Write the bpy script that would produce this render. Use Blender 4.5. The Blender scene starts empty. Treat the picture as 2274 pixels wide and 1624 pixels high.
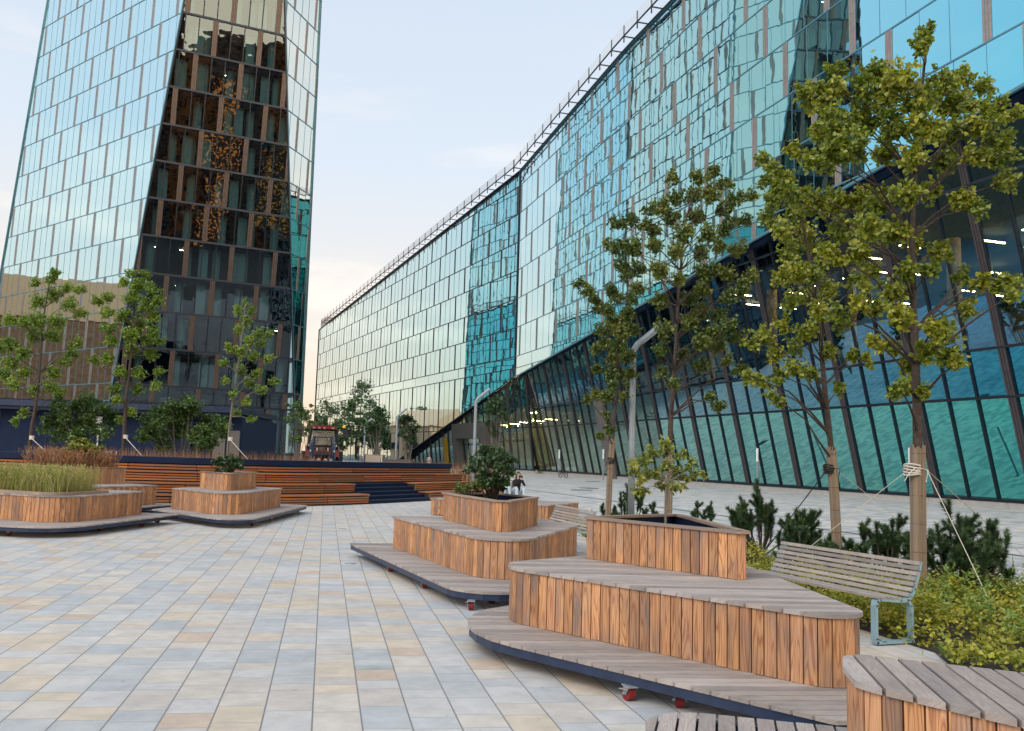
import bpy, math, random
from mathutils import Vector, Matrix
random.seed(7)
sc = bpy.context.scene
COL = sc.collection
R = math.radians
# ------------------------------------------------------------------ camera
FPX, PITCH, ROLL, PX0, PY0, EYE = 1912., .1063, .0345, 1029., 812., 1.55
_cp, _sp, _c, _s = math.cos(PITCH), math.sin(PITCH), math.cos(ROLL), math.sin(ROLL)
_X, _F, _D = Vector((1, 0, 0)), Vector((0, _cp, _sp)), Vector((0, _sp, -_cp))
CR, CD = _c*_X - _s*_D, _s*_X + _c*_D
cam = bpy.data.cameras.new("camera"); cam_o = bpy.data.objects.new("camera", cam); COL.objects.link(cam_o)
m = Matrix((CR, -CD, -_F)).transposed().to_4x4(); m.translation = (0, 0, EYE); cam_o.matrix_world = m
cam.sensor_width = 36; cam.lens = FPX/2274*36; cam.shift_x = (1137-PX0)/2274
cam.clip_start = .05; cam.clip_end = 3000
sc.camera = cam_o
# ------------------------------------------------------------------ world, sun, exposure
W = bpy.data.worlds.new("World"); sc.world = W; W.use_nodes = True
nt = W.node_tree; nt.nodes.clear()
def N(t, tp, **k):
    n = t.nodes.new(tp)
    for a, b in k.items(): setattr(n, a, b)
    return n
SUN_EL, SUN_AZ = R(40), R(-140)          # azimuth from +Y towards +X
sky = N(nt, 'ShaderNodeTexSky', sky_type='NISHITA', sun_disc=False, sun_elevation=SUN_EL, sun_rotation=SUN_AZ,
        air_density=1.0, dust_density=2.0, ozone_density=1.5)
tc = N(nt, 'ShaderNodeTexCoord'); sx = N(nt, 'ShaderNodeSeparateXYZ')
nt.links.new(tc.outputs['Generated'], sx.inputs[0])
mp = N(nt, 'ShaderNodeMapping'); mp.inputs['Scale'].default_value = (1.4, 1.4, 7)
nt.links.new(tc.outputs['Generated'], mp.inputs[0])
ns = N(nt, 'ShaderNodeTexNoise'); ns.inputs['Scale'].default_value = 2.2; ns.inputs['Detail'].default_value = 7; ns.inputs['Roughness'].default_value = .55
nt.links.new(mp.outputs[0], ns.inputs[0])
cr = N(nt, 'ShaderNodeValToRGB'); cr.color_ramp.elements[0].position = .52; cr.color_ramp.elements[1].position = .8
nt.links.new(ns.outputs[0], cr.inputs[0])
lo = N(nt, 'ShaderNodeMapRange'); lo.inputs[1].default_value = 0; lo.inputs[2].default_value = .45; lo.inputs[3].default_value = 1; lo.inputs[4].default_value = .12
nt.links.new(sx.outputs[2], lo.inputs[0])
mu = N(nt, 'ShaderNodeMath', operation='MULTIPLY'); nt.links.new(cr.outputs[0], mu.inputs[0]); nt.links.new(lo.outputs[0], mu.inputs[1])
# thin veil of high haze over the Nishita sky: pale above, cream at the horizon
hz = N(nt, 'ShaderNodeValToRGB'); e = hz.color_ramp.elements
e[0].position = 0; e[0].color = (8.8, 6.3, 4.3, 1); e[1].position = .6; e[1].color = (5.4, 6.3, 7.4, 1)
q = hz.color_ramp.elements.new(.14); q.color = (8.0, 7.1, 6.1, 1)
q = hz.color_ramp.elements.new(.32); q.color = (6.3, 6.9, 7.5, 1)
nt.links.new(sx.outputs[2], hz.inputs[0])
vm = N(nt, 'ShaderNodeMixRGB'); vm.inputs[0].default_value = .8
nt.links.new(sky.outputs[0], vm.inputs[1]); nt.links.new(hz.outputs[0], vm.inputs[2])
cm = N(nt, 'ShaderNodeMixRGB'); cm.inputs[2].default_value = (10.5, 9.0, 7.6, 1)
nt.links.new(mu.outputs[0], cm.inputs[0]); nt.links.new(vm.outputs[0], cm.inputs[1])
# bright low afterglow behind the viewer's right shoulder
nv = N(nt, 'ShaderNodeVectorMath', operation='DOT_PRODUCT'); nv.inputs[1].default_value = Vector((.52, -.85, .13)).normalized(); nt.links.new(tc.outputs['Generated'], nv.inputs[0])
gr = N(nt, 'ShaderNodeMapRange'); gr.interpolation_type = 'SMOOTHSTEP'; gr.inputs[1].default_value = .80; gr.inputs[2].default_value = .99; nt.links.new(nv.outputs['Value'], gr.inputs[0])
gm_ = N(nt, 'ShaderNodeMixRGB', blend_type='ADD'); gm_.inputs[2].default_value = (30, 22, 13, 1); nt.links.new(gr.outputs[0], gm_.inputs[0]); nt.links.new(cm.outputs[0], gm_.inputs[1]); cm = gm_
bg = N(nt, 'ShaderNodeBackground'); bg.inputs[1].default_value = .1
wo = N(nt, 'ShaderNodeOutputWorld'); nt.links.new(cm.outputs[0], bg.inputs[0]); nt.links.new(bg.outputs[0], wo.inputs[0])
sl = bpy.data.lights.new("sun", 'SUN'); sl.energy = 1.5; sl.angle = R(40); sl.color = (1, .88, .74)
so = bpy.data.objects.new("sun", sl); COL.objects.link(so)
sd = Vector((math.sin(SUN_AZ)*math.cos(SUN_EL), math.cos(SUN_AZ)*math.cos(SUN_EL), math.sin(SUN_EL)))
so.rotation_euler = sd.to_track_quat('Z', 'Y').to_euler()
sc.view_settings.view_transform = 'Standard'; sc.view_settings.look = 'None'
sc.view_settings.exposure = 0.5; sc.view_settings.gamma = 1
sc.cycles.max_bounces = 8; sc.cycles.transparent_max_bounces = 16; sc.cycles.glossy_bounces = 4
sc.cycles.caustics_reflective = False; sc.cycles.caustics_refractive = False
sc.cycles.use_denoising = True
# ------------------------------------------------------------------ measuring helpers: photo measurements to places in the world
def ray(x, y): return (CR*((x-PX0)/FPX) + CD*((y-PY0)/FPX) + _F)
def gz(x, y, z=0.):
    r = ray(x, y); return Vector((0, 0, EYE)) + r*((z-EYE)/r.z)
def gy(x, y, Y):
    r = ray(x, y); return Vector((0, 0, EYE)) + r*(Y/r.y)
def gp(x, y, P, n):
    r = ray(x, y); o = Vector((0, 0, EYE)); return o + r*((P-o).dot(n)/r.dot(n))
def pj(p):
    v = Vector(p)-Vector((0, 0, EYE)); d = v.dot(_F)
    return (PX0+FPX*v.dot(CR)/d, PY0+FPX*v.dot(CD)/d, d)
def V(*a): return Vector(a)
# ------------------------------------------------------------------ objects
def tag(o, label=None, cat=None, group=None, kind=None):
    if label: o['label'] = label
    if cat: o['category'] = cat
    if group: o['group'] = group
    if kind: o['kind'] = kind
    return o
def thing(name, label, cat, loc=(0, 0, 0), rz=0, group=None):
    o = bpy.data.objects.new(name, None); COL.objects.link(o); o.location = loc; o.rotation_euler = (0, 0, rz)
    o.empty_display_size = .2
    return tag(o, label, cat, group)
def copy_tree(o, parent=None):
    c = o.copy(); COL.objects.link(c)
    if parent: c.parent = parent
    for ch in list(o.children): copy_tree(ch, c)
    return c
class MB:
    """collects faces with a uv map and one random number per piece"""
    def __init__(s): s.v = []; s.f = []; s.uv = []; s.rn = []; s.mi = []; s.r = 0; s.m = 0
    def new(s): s.r = random.random(); s.off = (random.random()*9, random.random()*9); return s
    def face(s, pts, uvs=None):
        i = len(s.v); s.v += [tuple(p) for p in pts]; s.f.append(tuple(range(i, i+len(pts))))
        s.uv += uvs if uvs else [(0, 0)]*len(pts); s.rn.append(s.r); s.mi.append(s.m)
    def faces(s, verts, fs, uvf=None):
        i = len(s.v); s.v += [tuple(p) for p in verts]
        for f in fs:
            s.f.append(tuple(i+k for k in f)); s.uv += [uvf(verts[k]) if uvf else (0, 0) for k in f]; s.rn.append(s.r); s.mi.append(s.m)
    def obox(s, c, ax, ay, az):
        """box from centre and half vectors; uv: u along ax, v along az"""
        s.new(); c = Vector(c); P = [c+ax*i+ay*j+az*k for k in (-1, 1) for j in (-1, 1) for i in (-1, 1)]
        lx, ly, lz = ax.length, ay.length, az.length; o = s.off
        for f, a, b in (((0, 2, 3, 1), 0, 1), ((4, 5, 7, 6), 0, 1), ((0, 1, 5, 4), 0, 2), ((2, 6, 7, 3), 0, 2), ((0, 4, 6, 2), 1, 2), ((1, 3, 7, 5), 1, 2)):
            uv = []
            for k in f:
                q = ((k & 1)*2*lx, ((k >> 1) & 1)*2*ly, (k >> 2)*2*lz); uv.append((q[a]+o[0], q[b]+o[1]))
            s.face([P[k] for k in f], uv)
    def box(s, x0, x1, y0, y1, z0, z1):
        s.obox(((x0+x1)/2, (y0+y1)/2, (z0+z1)/2), V((x1-x0)/2, 0, 0), V(0, (y1-y0)/2, 0), V(0, 0, (z1-z0)/2))
    def bar(s, a, b, w, h, up=V(0, 0, 1)):
        a = Vector(a); b = Vector(b); d = b-a; l = d.length
        if l < 1e-5: return
        d /= l; sd_ = d.cross(up)
        if sd_.length < 1e-4: sd_ = d.cross(V(1, 0, 0))
        sd_.normalize(); u = sd_.cross(d).normalized()
        s.obox((a+b)/2, sd_*(w/2), u*(h/2), d*(l/2))
    def prism(s, poly, z0, z1, d=None):
        """poly: xy outline (ccw) ; planks: uv v axis along d"""
        s.new(); n = len(poly); d = d or V(1, 0); e_ = V(-d.y, d.x); o = s.off
        uv = lambda p: (e_.x*p[0]+e_.y*p[1]+o[0], d.x*p[0]+d.y*p[1]+o[1])
        s.face([(p[0], p[1], z1) for p in poly], [uv(p) for p in poly])
        s.face([(p[0], p[1], z0) for p in reversed(poly)], [uv(p) for p in reversed(poly)])
        for i in range(n):
            a, b = poly[i], poly[(i+1) % n]
            s.face([(a[0], a[1], z0), (b[0], b[1], z0), (b[0], b[1], z1), (a[0], a[1], z1)], [uv(a), uv(b), (uv(b)[0]+.03, uv(b)[1]), (uv(a)[0]+.03, uv(a)[1])])
    def slab(s, poly3, t):
        """planar 3d polygon extruded by vector t"""
        s.new(); n = len(poly3); P = [Vector(p) for p in poly3]; o = s.off
        a = (P[1]-P[0]).normalized(); nn = t.normalized(); b = nn.cross(a)
        uv = lambda p: ((p-P[0]).dot(a)+o[0], (p-P[0]).dot(b)+o[1])
        s.face(P, [uv(p) for p in P]); s.face([p+t for p in reversed(P)], [uv(p) for p in reversed(P)])
        for i in range(n):
            c, d = P[i], P[(i+1) % n]; s.face([c, d, d+t, c+t], [uv(c), uv(d), uv(d), uv(c)])
    def tube(s, pts, rad, n=8, cap=True):
        s.new(); P = [Vector(p) for p in pts]; rad = rad if isinstance(rad, (list, tuple)) else [rad]*len(P)
        vs = []; ref = None; L = 0
        ls = []
        for i, p in enumerate(P):
            d = (P[min(i+1, len(P)-1)]-P[max(i-1, 0)]).normalized()
            if ref is None: ref = d.cross(V(0, 0, 1)); ref = ref if ref.length > .1 else d.cross(V(1, 0, 0))
            ref = (ref - d*ref.dot(d)).normalized(); b = d.cross(ref)
            if i: L += (p-P[i-1]).length
            ls.append(L)
            for k in range(n):
                a = 2*math.pi*k/n; vs.append(p+(ref*math.cos(a)+b*math.sin(a))*rad[i])
        for i in range(len(P)-1):
            for k in range(n):
                k2 = (k+1) % n
                s.face([vs[i*n+k], vs[i*n+k2], vs[(i+1)*n+k2], vs[(i+1)*n+k]],
                       [(k/n, ls[i]), ((k+1)/n, ls[i]), ((k+1)/n, ls[i+1]), (k/n, ls[i+1])])
        if cap: s.face([vs[k] for k in reversed(range(n))]); s.face([vs[(len(P)-1)*n+k] for k in range(n)])
    def cyl(s, c, r, z0, z1, n=16): s.tube([(c[0], c[1], z0), (c[0], c[1], z1)], r, n)
    def join(s, o):
        i = len(s.v); s.v += o.v; s.f += [tuple(j+i for j in f) for f in o.f]; s.uv += o.uv; s.rn += o.rn; s.mi += o.mi
    def build(s, name, mat, parent=None, smooth=False):
        me = bpy.data.meshes.new(name); me.from_pydata(s.v, [], s.f)
        uvl = me.uv_layers.new(name='UVMap'); uvl.data.foreach_set('uv', [c for p in s.uv for c in p])
        at = me.attributes.new('rnd', 'FLOAT', 'FACE'); at.data.foreach_set('value', s.rn)
        mats = mat if isinstance(mat, (list, tuple)) else [mat]
        for q_ in mats: me.materials.append(q_)
        if len(mats) > 1: me.polygons.foreach_set('material_index', s.mi)
        if smooth: me.polygons.foreach_set('use_smooth', [True]*len(s.f))
        if smooth:
            import bmesh
            bm = bmesh.new(); bm.from_mesh(me); bmesh.ops.remove_doubles(bm, verts=bm.verts, dist=1e-5); bm.to_mesh(me); bm.free()
        me.update()
        o = bpy.data.objects.new(name, me); COL.objects.link(o)
        if parent:
            o.parent = parent
        return o
# ------------------------------------------------------------------ materials
def mat(name): 
    m_ = bpy.data.materials.new(name); m_.use_nodes = True; t = m_.node_tree
    return m_, t, t.nodes['Principled BSDF'], t.nodes['Material Output']
def plain(name, col, rough=.6, metal=0, var=.12, scale=6., spec=.5, bump=.0):
    m_, t, b, o = mat(name)
    tc_ = N(t, 'ShaderNodeTexCoord'); n_ = N(t, 'ShaderNodeTexNoise'); n_.inputs['Scale'].default_value = scale; n_.inputs['Detail'].default_value = 5
    t.links.new(tc_.outputs['Object'], n_.inputs[0])
    r_ = N(t, 'ShaderNodeValToRGB'); c0 = [c*(1-var) for c in col]; c1 = [min(1, c*(1+var)) for c in col]
    r_.color_ramp.elements[0].position = .3; r_.color_ramp.elements[1].position = .7
    r_.color_ramp.elements[0].color = (*c0, 1); r_.color_ramp.elements[1].color = (*c1, 1)
    t.links.new(n_.outputs[0], r_.inputs[0]); t.links.new(r_.outputs[0], b.inputs['Base Color'])
    b.inputs['Roughness'].default_value = rough; b.inputs['Metallic'].default_value = metal; b.inputs['Specular IOR Level'].default_value = spec
    if bump:
        bu = N(t, 'ShaderNodeBump'); bu.inputs['Strength'].default_value = bump; bu.inputs['Distance'].default_value = .02
        t.links.new(n_.outputs[0], bu.inputs['Height']); t.links.new(bu.outputs[0], b.inputs['Normal'])
    return m_
def emis(name, col, st):
    m_, t, b, o = mat(name); b.inputs['Base Color'].default_value = (*col, 1); b.inputs['Emission Color'].default_value = (*col, 1); b.inputs['Emission Strength'].default_value = st
    return m_
def glass(name, see=False, low=(.14, .72, .82), body=(.01, .035, .045), base=(.38, .55, .93), wav=.09, see_col=(.35, .5, .5), wsc=.45, hi=(.86, .97, .96), cr1=.85):
    """coated curtain wall glass: teal mirror seen square on, whiter and stronger at a slant"""
    m_, t, b, o = mat(name); t.nodes.remove(b)
    tc_ = N(t, 'ShaderNodeTexCoord'); n_ = N(t, 'ShaderNodeTexNoise'); n_.inputs['Scale'].default_value = wsc; n_.inputs['Detail'].default_value = 2
    at = N(t, 'ShaderNodeAttribute', attribute_name='rnd'); ad = N(t, 'ShaderNodeVectorMath', operation='ADD'); sc_ = N(t, 'ShaderNodeMath', operation='MULTIPLY'); sc_.inputs[1].default_value = 31
    t.links.new(at.outputs['Fac'], sc_.inputs[0]); t.links.new(tc_.outputs['Object'], ad.inputs[0]); t.links.new(sc_.outputs[0], ad.inputs[1]); t.links.new(ad.outputs[0], n_.inputs[0])
    bu = N(t, 'ShaderNodeBump'); bu.inputs['Strength'].default_value = wav; bu.inputs['Distance'].default_value = .25; t.links.new(n_.outputs[0], bu.inputs['Height'])
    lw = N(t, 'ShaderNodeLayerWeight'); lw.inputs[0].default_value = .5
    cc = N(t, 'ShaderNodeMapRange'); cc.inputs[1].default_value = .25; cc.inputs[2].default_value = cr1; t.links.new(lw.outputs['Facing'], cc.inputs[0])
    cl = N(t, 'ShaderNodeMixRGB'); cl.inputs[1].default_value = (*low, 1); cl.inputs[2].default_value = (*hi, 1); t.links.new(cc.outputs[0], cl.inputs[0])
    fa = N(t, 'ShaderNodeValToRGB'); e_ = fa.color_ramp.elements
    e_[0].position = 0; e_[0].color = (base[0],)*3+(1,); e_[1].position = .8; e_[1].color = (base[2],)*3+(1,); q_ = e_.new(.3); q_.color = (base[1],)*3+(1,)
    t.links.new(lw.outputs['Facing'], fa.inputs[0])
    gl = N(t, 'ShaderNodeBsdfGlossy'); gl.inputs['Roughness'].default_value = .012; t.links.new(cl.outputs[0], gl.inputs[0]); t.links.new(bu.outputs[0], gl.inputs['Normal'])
    if see: dn = N(t, 'ShaderNodeBsdfTransparent'); dn.inputs[0].default_value = (*see_col, 1)
    else: dn = N(t, 'ShaderNodeBsdfDiffuse'); dn.inputs[0].default_value = (*body, 1)
    mx = N(t, 'ShaderNodeMixShader'); t.links.new(fa.outputs[0], mx.inputs[0]); t.links.new(dn.outputs[0], mx.inputs[1]); t.links.new(gl.outputs[0], mx.inputs[2]); t.links.new(mx.outputs[0], o.inputs[0])
    return m_
def wood(name, ca, cb, cdark, grain=1., grey=0., rough=.65, freq=(11, 1.2, 16), thin=.25):
    """board wood; uv: u across the board, v along it, metres"""
    m_, t, b, o = mat(name); L = t.links.new
    uv = N(t, 'ShaderNodeUVMap'); at = N(t, 'ShaderNodeAttribute', attribute_name='rnd')
    mp_ = N(t, 'ShaderNodeMapping'); mp_.inputs['Scale'].default_value = (freq[0], freq[1], 1); L(uv.outputs[0], mp_.inputs[0])
    n1 = N(t, 'ShaderNodeTexNoise'); n1.inputs['Scale'].default_value = 1.0; n1.inputs['Detail'].default_value = 2; n1.inputs['Distortion'].default_value = .3; L(mp_.outputs[0], n1.inputs[0])
    rg = N(t, 'ShaderNodeMath', operation='MULTIPLY'); rg.inputs[1].default_value = freq[2]; L(n1.outputs[0], rg.inputs[0])
    fr = N(t, 'ShaderNodeMath', operation='FRACT'); L(rg.outputs[0], fr.inputs[0])
    rr = N(t, 'ShaderNodeValToRGB'); rr.color_ramp.elements[0].position = thin; rr.color_ramp.elements[0].color = (0, 0, 0, 1); rr.color_ramp.elements[1].position = .75; rr.color_ramp.elements[1].color = (1, 1, 1, 1)
    q_ = rr.color_ramp.elements.new(1.0); q_.color = (0, 0, 0, 1); L(fr.outputs[0], rr.inputs[0])
    mp2 = N(t, 'ShaderNodeMapping'); mp2.inputs['Scale'].default_value = (120, 4, 1); L(uv.outputs[0], mp2.inputs[0])
    n2 = N(t, 'ShaderNodeTexNoise'); n2.inputs['Scale'].default_value = 1; n2.inputs['Detail'].default_value = 4; L(mp2.outputs[0], n2.inputs[0])
    c1 = N(t, 'ShaderNodeMixRGB'); c1.inputs[1].default_value = (*ca, 1); c1.inputs[2].default_value = (*cb, 1); L(at.outputs['Fac'], c1.inputs[0])
    g1 = N(t, 'ShaderNodeMixRGB'); g1.inputs[2].default_value = (*cdark, 1); L(c1.outputs[0], g1.inputs[1])
    gm = N(t, 'ShaderNodeMath', operation='MULTIPLY'); gm.inputs[1].default_value = .62*grain; L(rr.outputs[0], gm.inputs[0]); L(gm.outputs[0], g1.inputs[0])
    g2 = N(t, 'ShaderNodeMixRGB', blend_type='MULTIPLY'); g2.inputs[0].default_value = .55; L(g1.outputs[0], g2.inputs[1])
    r2 = N(t, 'ShaderNodeValToRGB'); r2.color_ramp.elements[0].position = .3; r2.color_ramp.elements[0].color = (.45, .42, .42, 1); r2.color_ramp.elements[1].position = .6; r2.color_ramp.elements[1].color = (1, 1, 1, 1)
    L(n2.outputs[0], r2.inputs[0]); L(r2.outputs[0], g2.inputs[2])
    # weather stains with a shape of their own
    mp3 = N(t, 'ShaderNodeMapping'); mp3.inputs['Scale'].default_value = (5, 1.7, 1); L(uv.outputs[0], mp3.inputs[0])
    n3 = N(t, 'ShaderNodeTexNoise'); n3.inputs['Scale'].default_value = 1; n3.inputs['Detail'].default_value = 5; L(mp3.outputs[0], n3.inputs[0])
    r3 = N(t, 'ShaderNodeMapRange'); r3.inputs[1].default_value = .46; r3.inputs[2].default_value = .72; r3.inputs[4].default_value = .8; L(n3.outputs[0], r3.inputs[0])
    g3 = N(t, 'ShaderNodeMixRGB'); g3.inputs[2].default_value = (.17, .155, .16, 1); L(r3.outputs[0], g3.inputs[0]); L(g2.outputs[0], g3.inputs[1])
    if grey:
        g4 = N(t, 'ShaderNodeMixRGB'); g4.inputs[0].default_value = grey; g4.inputs[2].default_value = (.36, .34, .345, 1); L(g3.outputs[0], g4.inputs[1]); g3 = g4
    # board to board brightness
    br = N(t, 'ShaderNodeMath', operation='MULTIPLY'); br.inputs[1].default_value = 57.3; L(at.outputs['Fac'], br.inputs[0]); f2 = N(t, 'ShaderNodeMath', operation='FRACT'); L(br.outputs[0], f2.inputs[0])
    ma = N(t, 'ShaderNodeMapRange'); ma.inputs[3].default_value = .74; ma.inputs[4].default_value = 1.2; L(f2.outputs[0], ma.inputs[0])
    g5 = N(t, 'ShaderNodeVectorMath', operation='SCALE'); L(g3.outputs[0], g5.inputs[0]); L(ma.outputs[0], g5.inputs['Scale'])
    L(g5.outputs[0], b.inputs['Base Color']); b.inputs['Roughness'].default_value = rough; b.inputs['Specular IOR Level'].default_value = .3
    bu = N(t, 'ShaderNodeBump'); bu.inputs['Strength'].default_value = .25; bu.inputs['Distance'].default_value = .004; L(n2.outputs[0], bu.inputs['Height']); L(bu.outputs[0], b.inputs['Normal'])
    return m_
def leaf(name, ca, cb, cc_, tr=.35):
    m_, t, b, o = mat(name); L = t.links.new; t.nodes.remove(b)
    at = N(t, 'ShaderNodeAttribute', attribute_name='rnd'); r_ = N(t, 'ShaderNodeValToRGB'); e_ = r_.color_ramp.elements
    e_[0].color = (*ca, 1); e_[1].color = (*cc_, 1); q_ = e_.new(.55); q_.color = (*cb, 1); L(at.outputs['Fac'], r_.inputs[0])
    d = N(t, 'ShaderNodeBsdfDiffuse'); tr_ = N(t, 'ShaderNodeBsdfTranslucent'); g = N(t, 'ShaderNodeBsdfGlossy'); g.inputs['Roughness'].default_value = .45
    L(r_.outputs[0], d.inputs[0]); L(r_.outputs[0], tr_.inputs[0])
    m1 = N(t, 'ShaderNodeMixShader'); m1.inputs[0].default_value = tr; L(d.outputs[0], m1.inputs[1]); L(tr_.outputs[0], m1.inputs[2])
    m2 = N(t, 'ShaderNodeMixShader'); m2.inputs[0].default_value = .06; L(m1.outputs[0], m2.inputs[1]); L(g.outputs[0], m2.inputs[2]); L(m2.outputs[0], o.inputs[0])
    return m_
def paving(name, w, ang, cols, dark=(.12, .13, .15), joint=.007, lens=(.34, .5), dirt=.5, seam=None, bright=1.):
    """long courses of width w running along ang; stone lengths vary course by course"""
    m_, t, b, o = mat(name); L = t.links.new
    def M(op, a, c=None):
        n = N(t, 'ShaderNodeMath', operation=op)
        for i, x_ in enumerate((a, c)):
            if x_ is None: continue
            if isinstance(x_, (int, float)): n.inputs[i].default_value = x_
            else: L(x_, n.inputs[i])
        return n.outputs[0]
    ge = N(t, 'ShaderNodeNewGeometry'); mp_ = N(t, 'ShaderNodeMapping', vector_type='POINT'); mp_.inputs['Rotation'].default_value = (0, 0, ang); L(ge.outputs['Position'], mp_.inputs[0])
    sp = N(t, 'ShaderNodeSeparateXYZ'); L(mp_.outputs[0], sp.inputs[0])
    u = M('DIVIDE', sp.outputs[0], w); iu = M('FLOOR', u); fu = M('SUBTRACT', u, iu)
    wn = N(t, 'ShaderNodeTexWhiteNoise', noise_dimensions='1D'); L(iu, wn.inputs['W'])
    # stone edges: a regular course warped so that lengths vary
    v0 = M('ADD', M('DIVIDE', sp.outputs[1], lens[1]), M('MULTIPLY', wn.outputs[0], 7.3))
    iv0 = M('FLOOR', v0); fv0 = M('SUBTRACT', v0, iv0)
    cmb = N(t, 'ShaderNodeCombineXYZ'); L(iu, cmb.inputs[0]); L(iv0, cmb.inputs[1])
    wn2 = N(t, 'ShaderNodeTexWhiteNoise', noise_dimensions='2D'); L(cmb.outputs[0], wn2.inputs[0])
    cut = M('ADD', M('MULTIPLY', wn2.outputs[0], .5), .25); two = M('GREATER_THAN', fv0, cut)
    iv = M('ADD', M('MULTIPLY', iv0, 2), two)
    d1 = M('MINIMUM', fv0, M('SUBTRACT', 1, fv0)); d2 = M('ABSOLUTE', M('SUBTRACT', fv0, cut))
    dv = M('MULTIPLY', M('MINIMUM', d1, d2), lens[1]); du = M('MULTIPLY', M('MINIMUM', fu, M('SUBTRACT', 1, fu)), w)
    cm2 = N(t, 'ShaderNodeCombineXYZ'); L(iu, cm2.inputs[0]); L(iv, cm2.inputs[1])
    wn3 = N(t, 'ShaderNodeTexWhiteNoise', noise_dimensions='2D'); L(cm2.outputs[0], wn3.inputs[0])
    r_ = N(t, 'ShaderNodeValToRGB'); r_.color_ramp.interpolation = 'CONSTANT'; e_ = r_.color_ramp.elements
    acc = 0
    for i, (c, p) in enumerate(cols):
        q_ = e_[0] if i == 0 else (e_[1] if i == 1 else e_.new(acc)); q_.position = acc; q_.color = (*c, 1); acc += p
    L(wn3.outputs[0], r_.inputs[0])
    n1 = N(t, 'ShaderNodeTexNoise'); n1.inputs['Scale'].default_value = 5; n1.inputs['Detail'].default_value = 6; n1.inputs['Roughness'].default_value = .65
    va = N(t, 'ShaderNodeVectorMath', operation='ADD'); L(ge.outputs['Position'], va.inputs[0]); L(wn3.outputs[1], va.inputs[1]); L(va.outputs[0], n1.inputs[0])
    n2 = N(t, 'ShaderNodeTexNoise'); n2.inputs['Scale'].default_value = 160; n2.inputs['Detail'].default_value = 2; L(ge.outputs['Position'], n2.inputs[0])
    n4 = N(t, 'ShaderNodeTexNoise'); n4.inputs['Scale'].default_value = .35; n4.inputs['Detail'].default_value = 4; L(ge.outputs['Position'], n4.inputs[0])
    k = M('MULTIPLY', M('ADD', M('MULTIPLY', n1.outputs[0], .42*dirt*2), 1-.21*dirt*2), M('ADD', M('MULTIPLY', n2.outputs[0], .56), .72))
    k = M('MULTIPLY', k, M('ADD', M('MULTIPLY', n4.outputs[0], .3), .85)); k = M('MULTIPLY', k, bright)
    n6 = N(t, 'ShaderNodeTexNoise'); n6.inputs['Scale'].default_value = 14; n6.inputs['Detail'].default_value = 3; L(ge.outputs['Position'], n6.inputs[0]); k = M('MULTIPLY', k, M('SUBTRACT', 1, M('MULTIPLY', M('GREATER_THAN', n6.outputs[0], .71), .22)))
    s5 = N(t, 'ShaderNodeVectorMath', operation='SCALE'); L(r_.outputs[0], s5.inputs[0]); L(k, s5.inputs['Scale'])
    ju = M('LESS_THAN', du, joint); jv = M('LESS_THAN', dv, joint*.6); jj = M('MAXIMUM', ju, M('MULTIPLY', jv, .8))
    mx = N(t, 'ShaderNodeMixRGB'); mx.inputs[2].default_value = (*dark, 1); L(jj, mx.inputs[0]); L(s5.outputs[0], mx.inputs[1]); L(mx.outputs[0], b.inputs['Base Color'])
    b.inputs['Roughness'].default_value = .72; b.inputs['Specular IOR Level'].default_value = .35
    bu = N(t, 'ShaderNodeBump'); bu.inputs['Strength'].default_value = .25; bu.inputs['Distance'].default_value = .004; L(n2.outputs[0], bu.inputs['Height']); L(bu.outputs[0], b.inputs['Normal'])
    return m_
MAT = {}
MAT['glass'] = glass('facade glass', low=(.2, .74, .92), base=(.45, .85, .97), wav=.014)
MAT['glass_side'] = glass('side facade glass', low=(.12, .68, .85), base=(.5, .85, .97), wav=.016, cr1=.8)
MAT['glass_tower'] = glass('tower sky glass', low=(.6, .87, .93), hi=(.8, .97, .98), base=(.7, .85, .97), wav=.02, wsc=.3)
MAT['glass_see'] = glass('clear tower glass', see=True, low=(.46, .58, .66), base=(.16, .2, .6), wav=.06, see_col=(.3, .5, .62))
MAT['glass_low'] = glass('lower facade glass', low=(.13, .72, .68), body=(.008, .05, .055), base=(.62, .78, .95), wav=.012)
MAT['glass_low_shade_tint'] = glass('lower facade shade tinted glass', low=(.07, .46, .66), body=(.008, .04, .07), base=(.55, .68, .95), wav=.012)  # bluer tint stands in for shadowed pavement mirrored in this band
MAT['glass_low_see'] = glass('upper lobby glass', see=True, low=(.14, .5, .82), base=(.48, .58, .85), wav=.03, see_col=(.6, .68, .6))
MAT['mullion'] = plain('dark mullion metal', (.022, .03, .045), .4, .6)
MAT['mullion_blue'] = plain('blue mullion metal', (.1, .26, .34), .4, .3)
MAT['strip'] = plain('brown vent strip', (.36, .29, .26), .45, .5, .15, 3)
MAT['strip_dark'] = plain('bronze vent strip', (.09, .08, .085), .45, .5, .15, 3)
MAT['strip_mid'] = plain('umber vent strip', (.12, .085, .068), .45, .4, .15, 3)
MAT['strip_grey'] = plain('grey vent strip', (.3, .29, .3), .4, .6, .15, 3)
MAT['core'] = plain('dark interior core', (.012, .025, .035), .9)
MAT['navy'] = plain('navy painted metal', (.006, .017, .055), .6, 0, .12, 2, spec=.2)
MAT['navy_rim'] = plain('dark blue painted steel', (.022, .038, .085), .4, .2, .2, 9)
MAT['steel'] = plain('galvanised steel', (.42, .46, .5), .45, .6, .15, 12)
MAT['pole'] = plain('grey lamp post paint', (.28, .33, .38), .5, .3, .08, 8)
MAT['conc'] = plain('pale concrete plinth', (.42, .42, .41), .8, 0, .1, 3)
MAT['grey_panel'] = plain('grey metal panel', (.17, .16, .16), .5, .4, .1, 1)
MAT['cream'] = plain('cream column', (.5, .47, .33), .8)
MAT['warm'] = plain('warm interior', (.5, .36, .17), .9)
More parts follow.
